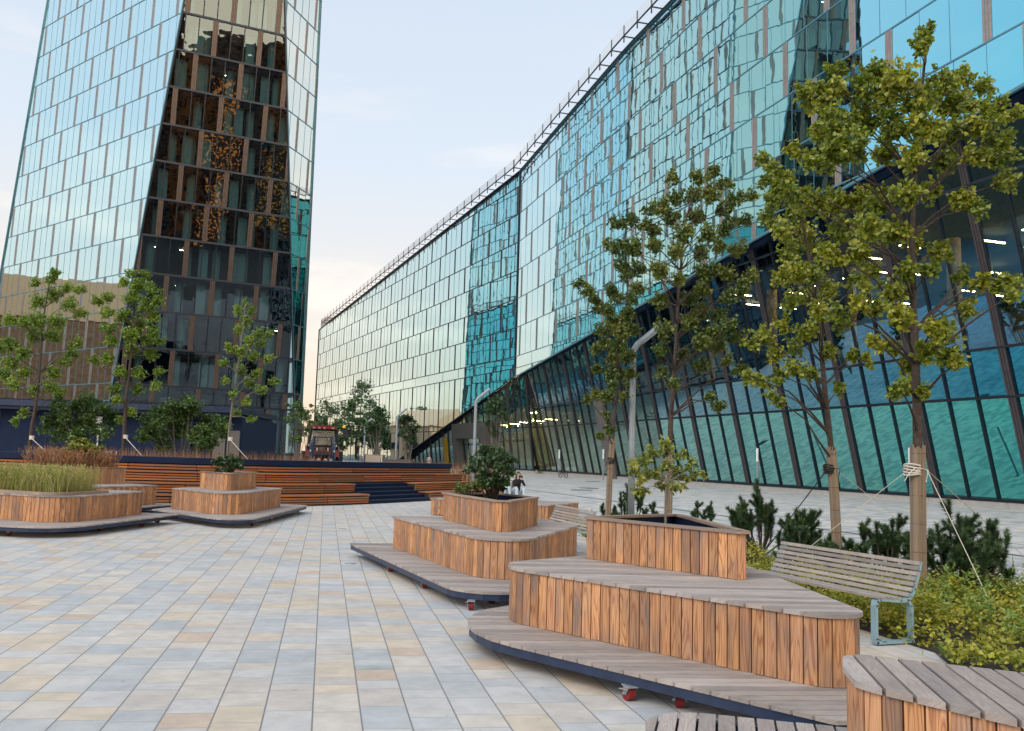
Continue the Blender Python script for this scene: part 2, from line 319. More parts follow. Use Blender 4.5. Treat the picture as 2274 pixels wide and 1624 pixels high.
MAT['yellow'] = plain('yellow column', (.6, .42, .08), .6)
MAT['lamp'] = emis('lit ceiling tube', (1, .74, .4), 40)
# ------------------------------------------------------------------ polygon tools
def clip_half(poly, p, n):
    """keep the side where (x-p).n >= 0"""
    out = []
    for i in range(len(poly)):
        a, b = poly[i], poly[(i+1) % len(poly)]
        da = (a[0]-p[0])*n[0]+(a[1]-p[1])*n[1]; db = (b[0]-p[0])*n[0]+(b[1]-p[1])*n[1]
        if da >= 0: out.append(a)
        if (da > 0 > db) or (da < 0 < db):
            t = da/(da-db); out.append((a[0]+(b[0]-a[0])*t, a[1]+(b[1]-a[1])*t))
    return out
def clip_rect(poly, x0, x1, y0, y1):
    for p, n in (((x0, 0), (1, 0)), ((x1, 0), (-1, 0)), ((0, y0), (0, 1)), ((0, y1), (0, -1))):
        poly = clip_half(poly, p, n)
        if len(poly) < 3: return []
    return poly
def area(poly): return abs(sum(poly[i][0]*poly[(i+1) % len(poly)][1]-poly[(i+1) % len(poly)][0]*poly[i][1] for i in range(len(poly))))/2
def span_x(poly, y):
    xs = []
    for i in range(len(poly)):
        a, b = poly[i], poly[(i+1) % len(poly)]
        if (a[1]-y)*(b[1]-y) < 0: xs.append(a[0]+(b[0]-a[0])*(y-a[1])/(b[1]-a[1]))
    return (min(xs), max(xs)) if len(xs) > 1 else None
def span_y(poly, x): 
    r = span_x([(p[1], p[0]) for p in poly], x); return r
class Face:
    """a flat facade: origin on its base line, u along it, lean outwards per metre of height"""
    def __init__(s, O, u, out, lean=0.):
        s.O = Vector(O); s.u = Vector(u).normalized(); s.out = (Vector(out)-s.u*Vector(out).dot(s.u)); s.out.z = 0; s.out.normalize(); s.lean = lean
        s.n = (s.out - V(0, 0, lean)).normalized()
    def p(s, a, z, off=0.): return s.O + s.u*a + V(0, 0, z-s.O.z) + s.out*(s.lean*(z-s.O.z)) + s.n*off
    def sz(s, P): P = Vector(P); return ((P-s.O).dot(s.u), P.z)
    def px(s, x, y): return s.sz(gp(x, y, s.O, s.n))
def facade(parent, F, poly, rows, gmat, md=.1, mod=6., strip=.5, panes=3, stag=.37, smat='strip', mmat='mullion', tilt=.006, spandrel=(), mw=.05, mh=.12, cap=100, name='window', phase=0., shf=None):
    """poly in (s, z); rows: z levels; every bay of a row is one window part"""
    wins, strips, bars = [], [], MB()
    smin, smax = min(p[0] for p in poly), max(p[0] for p in poly)
    for i in range(len(rows)-1):
        z0, z1 = rows[i], rows[i+1]
        pass
        off = (phase + i*stag*mod) % mod if not shf else shf(i)
        a = math.floor((smin-off)/mod)*mod+off
        while a < smax:
            xs = [a, a+mod] if i in spandrel else [a+strip*(1-0)] + [a+strip+(mod-strip)*k/panes for k in range(1, panes+1)]
            if i not in spandrel:
                c = clip_rect(poly, a, a+strip, z0, z1)
                if c and area(c) > .02: strips.append((c, i))
            w = MB(); gm = gmat(z0, z1, a) if callable(gmat) else gmat
            for k in range(len(xs)-1):
                c = clip_rect(poly, xs[k], xs[k+1], z0, z1)
                if c and area(c) > .02:
                    w.new(); t0, t1, t2 = [(random.random()-.5)*2*tilt for _ in range(3)]
                    cx_, cz_ = (xs[k]+xs[k+1])/2, (z0+z1)/2
                    pts = [F.p(q_[0], q_[1], .0+(q_[0]-cx_)*t0+(q_[1]-cz_)*t1) for q_ in c]
                    w.face(pts, [(q_[0], q_[1]) for q_ in c])
                v = span_y(poly, xs[k])
                if v and v[1] > z0 and v[0] < z1: bars.bar(F.p(xs[k], max(v[0], z0), md/2), F.p(xs[k], min(v[1], z1), md/2), mw, md, F.n)
            if w.f: wins.append((w, gm, (a, (z0+z1)/2)))
            a += mod
    for i, z in enumerate(rows):
        v = span_x(poly, z)
        if v: bars.bar(F.p(v[0], z, md/2+.006), F.p(v[1], z, md/2+.006), md+.03, mh, V(0, 0, 1))
    for k in range(len(poly)):
        a, b = poly[k], poly[(k+1) % len(poly)]; bars.bar(F.p(a[0], a[1], .06), F.p(b[0], b[1], .06), .14, .16, F.n)
    def key(w):
        x, y, d = pj(F.p(w[2][0], w[2][1])); vis = -100 < x < 2374 and -60 < y < 1400 and d > 0
        return (not vis, d)
    wins.sort(key=key)
    for w in wins[:cap]: w[0].build(name, w[1], parent)
    if len(wins) > cap:
        byg = {}
        for w in wins[cap:]: byg.setdefault(w[1].name, []).append(w)
        for k, l in byg.items():
            r_ = MB()
            for w in l: r_.join(w[0])
            tag(r_.build('far_windows', l[0][1], parent), kind='stuff')
    sts = []
    for c, i in strips:
        sb = MB(); sb.slab([F.p(q_[0], q_[1], -.02) for q_ in c], F.n*(md+.03))
        # two fine grooves
        a = min(q_[0] for q_ in c); sts.append((sb, None, (a, c[0][1])))
        for g in (.3, .66):
            v = span_y(c, a+strip*g)
            if v: bars.bar(F.p(a+strip*g, v[0], md+.012), F.p(a+strip*g, v[1], md+.012), .02, .02, F.n)
    sts.sort(key=key)
    for w in sts[:cap]: w[0].build('vent_strip', MAT[smat], parent)
    if len(sts) > cap:
        r_ = MB()
        for w in sts[cap:]: r_.join(w[0])
        tag(r_.build('far_vent_strips', MAT[smat], parent), kind='stuff')
    bars.build('mullion_grid', MAT[mmat], parent)
# ================================================================== SETTING: ground
PAV = .154
c_pave = [((.55, .525, .485), .27), ((.46, .485, .505), .2), ((.51, .52, .525), .2), ((.56, .50, .42), .1), ((.42, .455, .485), .1), ((.50, .48, .46), .08), ((.52, .435, .36), .05)]
# ground far around (asphalt), plaza and lawn sheets above it
g = MB(); g.face([(-700, -500, -.02), (700, -500, -.02), (700, 900, -.02), (-700, 900, -.02)])
tag(g.build('ground', plain('distant asphalt', (.12, .12, .12), .9, var=.2, scale=.05)), kind='structure')
MAT['pave'] = paving('plaza paving', .285, -PAV, c_pave, lens=(.3, .62), dirt=.8, joint=.005, dark=(.2, .2, .21), bright=.96)
MAT['pave_far'] = paving('pale paving', .30, -PAV+math.pi/2, [((.52, .54, .54), .35), ((.41, .45, .47), .22), ((.60, .60, .58), .25), ((.34, .38, .41), .18)], lens=(.3, .9), joint=.004, dirt=.3)
edge = [(5.9, -2), (5.9, 4.5), (5.0, 8.0), (3.2, 20.), (2.2, 27), (1.6, 33)]
g = MB(); g.face([(-45, -30, 0), (5.9, -30, 0)]+[(p[0], p[1], 0) for p in edge]+[(1.6, 40, 0), (-45, 40, 0)])
tag(g.build('plaza_pavement', MAT['pave']), kind='structure')
g = MB(); g.face([(5.9, -30, -.004), (70, -30, -.004), (70, 220, -.004), (-30, 220, -.004), (-30, 41, -.004), (1.4, 41, -.004), (1.4, 33, -.004), (2.0, 27, -.004), (3.0, 20, -.004), (4.8, 8, -.004), (5.7, 4.5, -.004)])
tag(g.build('side_pavement', MAT['pave_far']), kind='structure')
# ================================================================== big office building
office = thing('office_building', 'long wave shaped glass office block with teal mirrored panes and a leaning lower glass wall', 'building', (6.16, 102, 0))
office_loc = office.location.copy()
def into(root):  # children keep world coordinates
    bpy.context.view_layer.update()
    for ch in root.children: ch.matrix_parent_inverse = root.matrix_world.inverted()
U2 = V(.2537, -1, 0).normalized(); U1 = V(-.409, 1, 0).normalized()
P2 = Face((6.16, 102, 0), U2, (-.97, -.25, 0)); P1 = Face((6.16, 102, 0), U1, (-.92, -.39, 0))
RZ = [-1, 5.2, 12.3, 13.7, 17.2, 20.7, 24.2, 27.7, 31.2, 34.7, 38.4]
L2len = 100.
poly2 = [(0, 11.2), (L2len, 11.2+.1*L2len*.97), (L2len, 38.), (30, 38.), (0, 36.4)]
poly1 = [(0, 11.2), (0, 36.4), (106.5, 30.2), (106.5, -.5), (48, -.5)]
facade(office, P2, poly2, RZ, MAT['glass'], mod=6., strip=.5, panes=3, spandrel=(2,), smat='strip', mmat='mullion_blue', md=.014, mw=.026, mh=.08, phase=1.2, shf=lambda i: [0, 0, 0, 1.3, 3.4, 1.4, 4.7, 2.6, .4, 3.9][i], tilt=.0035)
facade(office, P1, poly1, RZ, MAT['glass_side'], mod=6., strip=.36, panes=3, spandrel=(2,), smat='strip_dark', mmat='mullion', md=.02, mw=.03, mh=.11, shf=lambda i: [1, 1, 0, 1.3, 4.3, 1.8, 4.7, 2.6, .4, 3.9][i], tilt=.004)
# solid core behind the two upper planes
def wedge(F, poly, depth, name, mt, parent, off=-.35):
    b = MB(); b.slab([F.p(a, z, off) for a, z in poly], F.out*(-depth)); return b.build(name, mt, parent)
wedge(P2, poly2, 28, 'body', MAT['navy'], office); wedge(P1, poly1, 28, 'body', MAT['navy'], office)
# roof edge rail with angled brackets and glass infill
def rail(F, a0, a1, zf, parent):
    b = MB(); g_ = MB(); n_ = int((a1-a0)/2.6)
    for i in range(n_+1):
        a = a0+(a1-a0)*i/n_; z = zf(a)
        b.bar(F.p(a, z-.1, .9), F.p(a, z+1.45, .9), .09, .09, F.out); b.bar(F.p(a, z+.45, -.2), F.p(a, z+.45, .9), .09, .09)
    for i in range(n_):
        a, c = a0+(a1-a0)*i/n_, a0+(a1-a0)*(i+1)/n_
        b.bar(F.p(a, zf(a)+.5, .9), F.p(c, zf(c)+.5, .9), .1, .1); b.bar(F.p(a, zf(a)+.1, .15), F.p(c, zf(c)+.1, .15), .1, .16)
        g_.face([F.p(a, zf(a)+.5, .93), F.p(c, zf(c)+.5, .93), F.p(c, zf(c)+1.5, .93), F.p(a, zf(a)+1.5, .93)])
    b.build('roof_rail', MAT['mullion'], parent); g_.build('rail_glass', RG, parent)
RG, t_, b_, o_ = mat('railing glass'); b_.inputs['Base Color'].default_value = (.7, .75, .8, 1); b_.inputs['Alpha'].default_value = .35; b_.inputs['Roughness'].default_value = .1
rail(P2, 0, 60, lambda a: 36.4+min(a, 30)/30*1.6, office); rail(P1, 0, 100, lambda a: 36.4-6.2*a/106.5, office)
b = MB(); b.slab([P1.p(100.5, 30.4, -.3), P1.p(106.5, 30.1, -.3), P1.p(106.5, 32.6, -.3), P1.p(100.5, 32.6, -.3)], P1.out*-12); b.build('plant_room', MAT['strip_grey'], office)
# lower leaning wall
LE = .235
UL = V(.29, -1, 0).normalized()
L2 = Face((9.84, 100, 0), UL, (-.97, -.28, 0), LE); L1 = Face((8.64, 99.5, 0), U1, (-.92, -.39, 0), .12)
MAT['glass_l1'] = glass('far lower glass', see=True, low=(.2, .6, .6), base=(.36, .48, .8), wav=.03, see_col=(.75, .8, .65), hi=(.7, .85, .78))
polL2 = [(-2, .38), (93, .38), (93, 20.6), (60, 17.6), (-2, 11.6)]
polL1 = [(0, .38), (0, 11.4), (52, .38)]
RL = [-1, .38, 5.3, 7.6, 15.2, 19, 23]
gsel = lambda z0, z1, a: MAT['glass_low_see'] if z0 > 7 else MAT['glass_low_shade_tint'] if z0 > 5 and a > 26 else (MAT['glass_low'] if a > 26 else MAT['glass_l1'])
facade(office, L2, polL2, RL, gsel, mod=5.6, strip=.42, panes=3, stag=0, smat='strip_dark', mmat='mullion', mw=.09, mh=.12, tilt=.004, name='lobby_window')
facade(office, L1, polL1, RL, MAT['glass_l1'], mod=5.6, strip=.42, panes=3, stag=0, smat='strip_dark', mmat='mullion', mw=.09, mh=.12, tilt=.002, name='lobby_window')
# plinth
b = MB()
for F, s0, s1 in ((L2, -2, 93), (L1, 0, 52)):
    k = s0
    while k < s1:
        e_ = min(k+2.4, s1); b.slab([F.p(k+.01, 0, .12), F.p(e_-.01, 0, .12), F.p(e_-.01, .38, .12), F.p(k+.01, .38, .12)], F.out*-.5); k += 2.4
b.build('plinth', MAT['conc'], office)
# interior of the lobby: slab, ceiling, back wall, columns, ceiling tubes
b = MB()
def inn(a, d, z): return L2.O+L2.u*a-L2.out*d+V(0, 0, z)
b.slab([inn(-2, -1.2, 7.35), inn(93, -1.2, 7.35), inn(93, 24, 7.35), inn(-2, 24, 7.35)], V(0, 0, .22))
b.slab([inn(-2, -3.0, 15.1), inn(93, -3.0, 15.1), inn(93, 24, 15.1), inn(-2, 24, 15.1)], V(0, 0, .35))
b.build('floor_slab', MAT['core'], office)
b = MB(); b.slab([inn(-2, 23, 7.6), inn(93, 23, 7.6), inn(93, 23, 15), inn(-2, 23, 15)], L2.out*-.3); b.build('back_wall', MAT['warm'], office)
b = MB(); b.slab([inn(28, .6, .2), inn(93, .6, .2), inn(93, -.8, 7.3), inn(28, -.8, 7.3)], L2.out*-.3); b.build('lining', MAT['core'], office)
b = MB(); b.slab([inn(-2, 5, .1), inn(28, 5, .1), inn(28, 5, 7.3), inn(-2, 5, 7.3)], L2.out*-.3); b.build('lobby_wall', plain('sand lobby wall', (.42, .36, .22), .9), office)
for i in range(11):
    b = MB(); a = 4+i*8.4; c = inn(a, 3.2, 0); b.tube([c+V(0, 0, 7.58), c+V(0, 0, 15.08)], .38, 14); b.build('column', MAT['yellow'], office)
b = MB(); rng = random.Random(3)
for i in range(34):
    for j in range(6):
        if rng.random() < .38: continue
        a = 1+i*2.75+rng.uniform(-.3, .3); d = 1+j*3.2; b.obox(inn(a, d, 14.6), L2.out*.75, L2.u*.05, V(0, 0, .03))
b.build('ceiling_light', MAT['lamp'], office)
b = MB(); bx = MB()
for i in range(14):
    for j in range(2): bx.obox(L1.O+L1.u*(2+i*3.4)-L1.out*(3+j*3)+V(0, 0, 6.4-i*.1 if i < 7 else 4.6), L1.out*.8, L1.u*.05, V(0, 0, .03))
bx.build('ceiling_light', MAT['lamp'], office)
b.slab([L1.p(0, .1, -6), L1.p(52, .1, -6), L1.p(52, 11, -6), L1.p(0, 11, -6)], L1.out*-.3); b.build('back_wall', plain('beige lobby wall', (.5, .42, .26), .9), office)
# entrance portal on the far lower wall
def entr():
    def q(x, y): return L1.px(x, y)
    a0, a1 = q(1086, 980)[0], q(1020, 980)[0]
    b = MB()
    for s0, s1, z0, z1 in ((a0-.2, a0+.9, 0, 6.2), (a1-.9, a1+.2, 0, 6.2), (a0+.9, a1-.9, 4.2, 6.2)):
        b.slab([L1.p(s0, z0, .9), L1.p(s1, z0, .9), L1.p(s1, z1, .9), L1.p(s0, z1, .9)], L1.out*-2.5)
    b.build('entrance_portal', MAT['grey_panel'], office)
    d = MB(); d.slab([L1.p(a0+.9, 0.02, -.55), L1.p(a1-.9, 0.02, -.55), L1.p(a1-.9, 4.2, -1), L1.p(a0+.9, 4.2, -1)], L1.out*-.05); do = d.build('entrance_door', emis('glowing lobby doorway', (.9, .86, .76), .35), office)  # door face itself glows a little, in place of light from the lobby
    f = MB()
    for k in (0, .25, .5, .75, 1):
        s_ = a0+.9+(a1-a0-1.8)*k; f.bar(L1.p(s_, .02, -.35), L1.p(s_, 3.4, -.35), .16, .1, L1.out)
    f.bar(L1.p(a0+.9, 3.3, -.35), L1.p(a1-.9, 3.3, -.35), .1, .3)
    f.build('door_frame', MAT['mullion'], do)
    c0 = L2.px(1345, 1000)[0]
    c = MB(); c.slab([L2.p(c0-.2, 0, .25), L2.p(c0+1.6, 0, .25), L2.p(c0+1.6, 7.5, .25), L2.p(c0-.2, 7.5, .25)], L2.out*-.6)
    c.build('service_panel', MAT['grey_panel'], office)
    y = MB(); y.slab([L1.p(a1+4.6, 0, .3), L1.p(a1+5.6, 0, .3), L1.p(a1+5.6, 4.4, .3), L1.p(a1+4.6, 4.4, .3)], L1.out*-.3); y.build('yellow_panel', plain('yellow sign panel', (.6, .38, .03)), office)
entr()
into(office)
# ================================================================== tower
tower = thing('glass_tower', 'tall faceted glass tower with a dark tapering front facet, left of the sky gap', 'building', (-32, 88, 0))
dl = R(8.5); st = V(2.25, 1, 0).normalized(); no = V(.406, -.914, 0).normalized()
nD = (no*math.cos(dl)-V(0, 0, math.sin(dl))).normalized(); Bm = gy(300, 610, 82.6)
Bt, Bb = gp(410, 0, Bm, nD), gp(245, 890, Bm, nD); Ct, Cb = gp(632, 0, Bm, nD), gp(655, 1017, Bm, nD)
def lin(a, b, z): t = (z-a.z)/(b.z-a.z); return a+(b-a)*t
TOP, BOT = 66., .2
hL = V(-1.25, 1, 0).normalized(); hR = V(.34, 1, 0).normalized()
nL = (Bt-Bb).cross(hL).normalized(); nR = (Ct-Cb).cross(hR).normalized()
if nL.dot(V(0, 0, 1.5)-Bm) < 0: nL = -nL
if nR.dot(V(0, 0, 1.5)-Cb) < 0: nR = -nR
At, Ab = gp(107, 0, Bb, nL), gp(0, 620, Bb, nL); Dt, Db = gp(712, 0, Cb, nR), gp(664, 1010, Cb, nR)
def face_from(p0b, u, n):
    out = V(n.x, n.y, 0).normalized(); le = -n.z/math.hypot(n.x, n.y)
    F = Face(p0b, u, out, le); return F
RT = [0, 1.2, 5.9, 7.6]+[7.6+3.62*i for i in range(1, 18)]
def quadpoly(F, a0, a1, b0, b1): return [F.sz(lin(a0, a1, BOT)), F.sz(lin(b0, b1, BOT)), F.sz(lin(b0, b1, TOP)), F.sz(lin(a0, a1, TOP))]
FD = face_from(lin(Bt, Bb, 0.), st, nD); FL = face_from(lin(Bt, Bb, 0.), hL, nL); FR = face_from(lin(Ct, Cb, 0.), hR, nR)
pD = quadpoly(FD, Bb, Bt, Cb, Ct)
facade(tower, FD, pD, RT, MAT['glass_see'], mod=4.4, strip=.46, panes=3, smat='strip_mid', mmat='mullion', mw=.09, mh=.2, tilt=.006, stag=.37, phase=.8, cap=100)
pL = [(abs(a), z) for a, z in quadpoly(FL, Bb, Bt, Ab, At)]
pL = quadpoly(FL, Bb, Bt, Ab, At); pL = [pL[0], pL[3], pL[2], pL[1]]
facade(tower, FL, pL, RT, MAT['glass_tower'], mod=4.4, strip=.46, panes=3, smat='strip_grey', mmat='mullion_blue', md=.016, mw=.03, mh=.08, tilt=.003, stag=.37, phase=2.6)
REAR = glass('tower rear glass', low=(.95, .93, .78), hi=(.97, .97, .9), base=(.8, .9, .97), wav=.02)
pR = quadpoly(FR, Cb, Ct, Db, Dt)
facade(tower, FR, pR, RT, REAR, mod=4.4, strip=.4, panes=3, smat='strip', mmat='mullion_blue', md=.02, mw=.04, mh=.1, tilt=.003, stag=.37, phase=1.)
# hidden back faces, seen only in the office block's mirror
bd = V(-.2, 1, 0).normalized()
Eb, Et = Db+bd*26, Dt+bd*26
nB = (Dt-Db).cross(bd).normalized()
if nB.dot(V(1, 0, 0)) < 0: nB = -nB
FB = face_from(lin(Dt, Db, 0.), bd, nB)
facade(tower, FB, quadpoly(FB, Db, Dt, Eb, Et), RT, REAR, mod=4.4, strip=.46, panes=3, smat='strip', mmat='mullion', md=.03, mw=.05, mh=.12, tilt=.004, stag=.37, cap=20)
bd2 = V(-.24, 1, 0).normalized(); Gb, Gt = Eb+bd2*30, Et+bd2*30
nG = (Et-Eb).cross(bd2).normalized()
if nG.dot(V(1, 0, 0)) < 0: nG = -nG
FG = face_from(lin(Et, Eb, 0.), bd2, nG)
facade(tower, FG, quadpoly(FG, Eb, Et, Gb, Gt), RT, MAT['glass_tower'], mod=4.4, strip=.46, panes=3, smat='strip', mmat='mullion_blue', md=.03, mw=.05, mh=.12, tilt=.004, stag=.37, cap=10)
# core
def ring(z, ins):
    P = [lin(At, Ab, z), lin(Bt, Bb, z), lin(Ct, Cb, z), lin(Dt, Db, z), lin(Et, Eb, z), lin(Gt, Gb, z), lin(At, Ab, z)+V(12, 40, 0)]
    c = sum(P, V(0, 0, 0))/7
    return [p+(c-p).normalized()*ins for p in P]
b = MB(); lo_, hi_ = ring(BOT, 3.2), ring(TOP, 3.2)
for P in (lo_, hi_):   # front facet set back 5 m for rooms
    for k in (1, 2): P[k] = P[k]-V(no.x, no.y, 0)*4.6
for i in range(7):
    j = (i+1) % 7; b.face([lo_[i], lo_[j], hi_[j], hi_[i]])
b.face(hi_); b.build('body', MAT['core'], tower)
b = MB(); b.face([p+V(0, 0, .6) for p in ring(TOP, 0)]); b.build('roof', MAT['core'], tower)
b = MB(); cc_ = MB(); li = MB(); cu = MB(); rng = random.Random(5)
for i in range(3, len(RT)-1):
    z = RT[i]; a = lin(Bt, Bb, z); c = lin(Ct, Cb, z); d = (c-a)
    b.slab([a-no*.2, c-no*.2, c-no*4.5, a-no*4.5], V(0, 0, -.35))
    n_ = 5
    for k in range(n_):
        if rng.random() < .75:
            q_ = a+d*((k+.5+rng.uniform(-.2, .2))/n_)-no*rng.uniform(.9, 1.4); cc_.cyl((q_.x, q_.y), .42, z, z+3.25, 10)
        if rng.random() < .5:
            q_ = a+d*((k+rng.random())/n_)-no*.5; cu.slab([q_+V(0, 0, .05), q_+d.normalized()*.9+V(0, 0, .05), q_+d.normalized()*.9+V(0, 0, 3.2), q_+V(0, 0, 3.2)], no*-.05)
        if rng.random() < .12:
            q_ = a+d*((k+.5)/n_)-no*2; li.obox(q_+V(0, 0, 3.1), d.normalized()*.4, no*.02, V(0, 0, .015))
for k in range(5):
    a = lin(Bt, Bb, 1.); c = lin(Ct, Cb, 1.); q_ = a+(c-a)*((k+.45)/5)-no*1.9; cc_.cyl((q_.x, q_.y), .6, 1, 6.6, 14)
b.build('floor_slab', MAT['core'], tower); cc_.build('column', MAT['cream'], tower); cu.build('curtain', MAT['cream'], tower); li.build('ceiling_light', MAT['lamp'], tower)
into(tower)
# ================================================================== surroundings mirrored in the glass
def block(name, label, x0, x1, y0, y1, z1, wall, top=None, ztop=0, wins=True, rz=0, wm=None):
    t = thing(name, label, 'building', ((x0+x1)/2, (y0+y1)/2, 0))
    b = MB(); b.box(x0, x1, y0, y1, 0, z1); b.build('wall', wall, t)
    if top: b = MB(); b.box(x0-.2, x1+.2, y0-.2, y1+.2, z1, ztop); b.build('upper_wall', top, t)
    if wins:
        b = MB(); zt = ztop if top else z1
        for z in [3+3.4*k for k in range(int((zt-3)/3.4))]:
            n_ = int((x1-x0)/4)
            for k in range(n_):
                for yy in (y0-.06, y1+.06):
                    b.box(x0+1+k*4, x0+3+k*4, yy-.05, yy+.05, z, z+1.6)
            for k in range(int((y1-y0)/4)):
                for xx in (x0-.26, x1+.26): b.box(xx-.05, xx+.05, y0+1+k*4, y0+3+k*4, z, z+1.6)
        b.build('window', wm or MAT['core'], t)
    into(t); return t
brown = plain('brown timber cladding', (.33, .17, .1), .8, var=.3, scale=1.5); creamw = plain('cream rendered wall', (.95, .62, .40), .9, var=.06)
block('timber_clad_building', 'brown building with a cream top storey mirrored in the left tower facet', -112, -92, 70, 170, 22, brown, creamw, 28.5, wins=False)
block('cream_house', 'cream gabled house mirrored in the far office glass', -74, -60, 188, 204, 9, creamw)
b = MB(); b.slab([(-74.5, 187.5, 9), (-59.5, 187.5, 9), (-67, 187.5, 13.5)], V(0, 17, 0)); tag(b.build('house_roof', creamw), 'pale gable roof of the cream house mirrored in the far glass', 'roof')
GLINT_GLOW = emis('window glow imitating sunset glint', (1, .32, .06), 1.6)  # self-lit panes imitate windows reflecting the sunset
city = plain('city block wall', (.3, .19, .13), .9, var=.3, scale=.3); city_glow = plain('block wall with painted sunset glow', (.7, .24, .06), .9, var=.3, scale=.3)  # the orange wall has sunset glow painted into its colour
rng = random.Random(11)
for i in range(16):
    x = -75+i*17.5; h = rng.uniform(80, 122)
    cb_ = block('city_block', 'tall city block far behind the viewer, mirrored in the dark tower facet', x, x+16, -250-rng.uniform(0, 40), -225, h, city if i % 3 else city_glow, wm=GLINT_GLOW if i % 3 == 1 else None); cb_['group'] = 'city blocks behind the viewer'
# ================================================================== timber furniture
WA, WB, WD = (.55, .30, .15), (.40, .235, .15), (.20, .075, .035)
MAT['board'] = wood('larch cladding', (.70, .38, .18), (.50, .285, .165), (.24, .06, .022), grain=1.1, freq=(10, .7, 15), thin=.45)
MAT['deck'] = wood('silvered decking', (.54, .45, .385), (.44, .41, .39), (.17, .14, .125), grain=.7, grey=.4)
MAT['rim'] = wood('weathered rim boards', (.42, .30, .21), (.32, .24, .19), (.15, .1, .07), grain=.5, grey=.15)
MAT['slat'] = wood('oiled bench slats', (.56, .21, .065), (.36, .145, .06), (.14, .045, .02), grain=.6, rough=.45)
MAT['soil'] = plain('dark potting soil', (.03, .024, .02), .95, var=.4, scale=30)
MAT['red'] = plain('red caster wheel', (.22, .012, .012), .45)
MAT['rubber'] = plain('black rubber', (.015, .015, .016), .7)
def rpoly(pts, rs, n=7):
    out = []; k = len(pts)
    if not isinstance(rs, (list, tuple)): rs = [rs]*k
    for i in range(k):
        p, a, b = V(*pts[i]), V(*pts[i-1]), V(*pts[(i+1) % k]); u, v = (a-p).normalized(), (b-p).normalized()
        ang = math.acos(max(-1, min(1, u.dot(v)))); r = rs[i]
        if r < .02: out.append((p.x, p.y)); continue
        t = min(r/math.tan(ang/2), .48*(a-p).length, .48*(b-p).length); r = t*math.tan(ang/2)
        c = p+(u+v).normalized()*(r/math.sin(ang/2)); s0, s1 = p+u*t, p+v*t
        a0 = math.atan2(s0.y-c.y, s0.x-c.x); a1 = math.atan2(s1.y-c.y, s1.x-c.x); d = (a1-a0+math.pi) % (2*math.pi)-math.pi
        for j in range(n+1): q = a0+d*j/n; out.append((c.x+r*math.cos(q), c.y+r*math.sin(q)))
    if sum(out[i-1][0]*out[i][1]-out[i][0]*out[i-1][1] for i in range(len(out))) < 0: out.reverse()
    return out
def offs(poly, d):
    n = len(poly); out = []
    for i in range(n):
        a, p, b = V(*poly[i-1]), V(*poly[i]), V(*poly[(i+1) % n]); t1, t2 = (p-a).normalized(), (b-p).normalized()
        n1, n2 = V(-t1.y, t1.x), V(-t2.y, t2.x); m_ = (n1+n2).normalized(); k = max(.35, m_.dot(n1)); q = p+m_*(d/k); out.append((q.x, q.y))
    return out
def deck(mb, poly, ang, z0, z1, pitch=.1, gap=.014, seam=2.4):
    c, s_ = math.cos(ang), math.sin(ang); rot = [(p[0]*c+p[1]*s_, -p[0]*s_+p[1]*c) for p in poly]
    y = min(p[1] for p in rot); ymax = max(p[1] for p in rot)
    while y < ymax:
        q = clip_half(clip_half(rot, (0, y+gap/2), (0, 1)), (0, y+pitch-gap/2), (0, -1)) if True else None
        if len(q) > 2 and area(q) > .0015:
            xs = [p[0] for p in q]; cuts = [min(xs)]; x = min(xs)+random.uniform(.5, 1)*seam
            while x < max(xs)-.2: cuts.append(x); x += seam
            cuts.append(max(xs))
            for i in range(len(cuts)-1):
                w = clip_half(clip_half(q, (cuts[i]+(.003 if i else 0), 0), (1, 0)), (cuts[i+1]-(.003 if i+2 < len(cuts) else 0), 0), (-1, 0))
                if len(w) > 2 and area(w) > .001: mb.prism([(p[0]*c-p[1]*s_, p[0]*s_+p[1]*c) for p in w], z0, z1+random.uniform(-.0012, .0012), V(c, s_))
        y += pitch
def cladding(mb, poly, z0, z1, pitch=.087, gap=.009, th=.026, tiltz=0):
    P = [V(*p) for p in poly]+[V(*poly[0])]; L = [0]
    for i in range(1, len(P)): L.append(L[-1]+(P[i]-P[i-1]).length)
    n = max(3, int(L[-1]/pitch)); st_ = L[-1]/n
    def at(s):
        s %= L[-1]
        for i in range(1, len(P)):
            if s <= L[i]: t = (s-L[i-1])/max(1e-9, L[i]-L[i-1]); return P[i-1].lerp(P[i], t)
        return P[-1]
    for k in range(n):
        a, b = at(k*st_), at((k+1)*st_); d = (b-a); l = d.length; d.normalize(); nn = V(d.y, -d.x); c = (a+b)/2
        mb.obox((c.x+nn.x*-th/2, c.y-nn.y*th/2, (z0+z1)/2), V(d.x, d.y, 0)*((l-gap)/2), V(nn.x, nn.y, 0)*(th/2), V(0, 0, (z1-z0)/2-random.uniform(0, .002)))
def ringmesh(mb, outer, inner, z0, z1, seam=1.6):
    n = len(outer); acc = 0; mb.new(); o = mb.off
    for i in range(n):
        j = (i+1) % n; A, B, C, D_ = outer[i], outer[j], inner[j], inner[i]; l = math.dist(A, B)
        if acc > seam: mb.new(); acc = 0
        uv = [(0+o[0], acc+o[1]), (0+o[0], acc+l+o[1]), (.09+o[0], acc+l+o[1]), (.09+o[0], acc+o[1])]
        mb.face([(*A, z1), (*B, z1), (*C, z1), (*D_, z1)], uv); mb.face([(*A, z0), (*B, z0), (*B, z1), (*A, z1)], uv)
        mb.face([(*C, z0), (*D_, z0), (*D_, z1), (*C, z1)], uv); mb.face([(*D_, z0), (*C, z0), (*B, z0), (*A, z0)], uv); acc += l
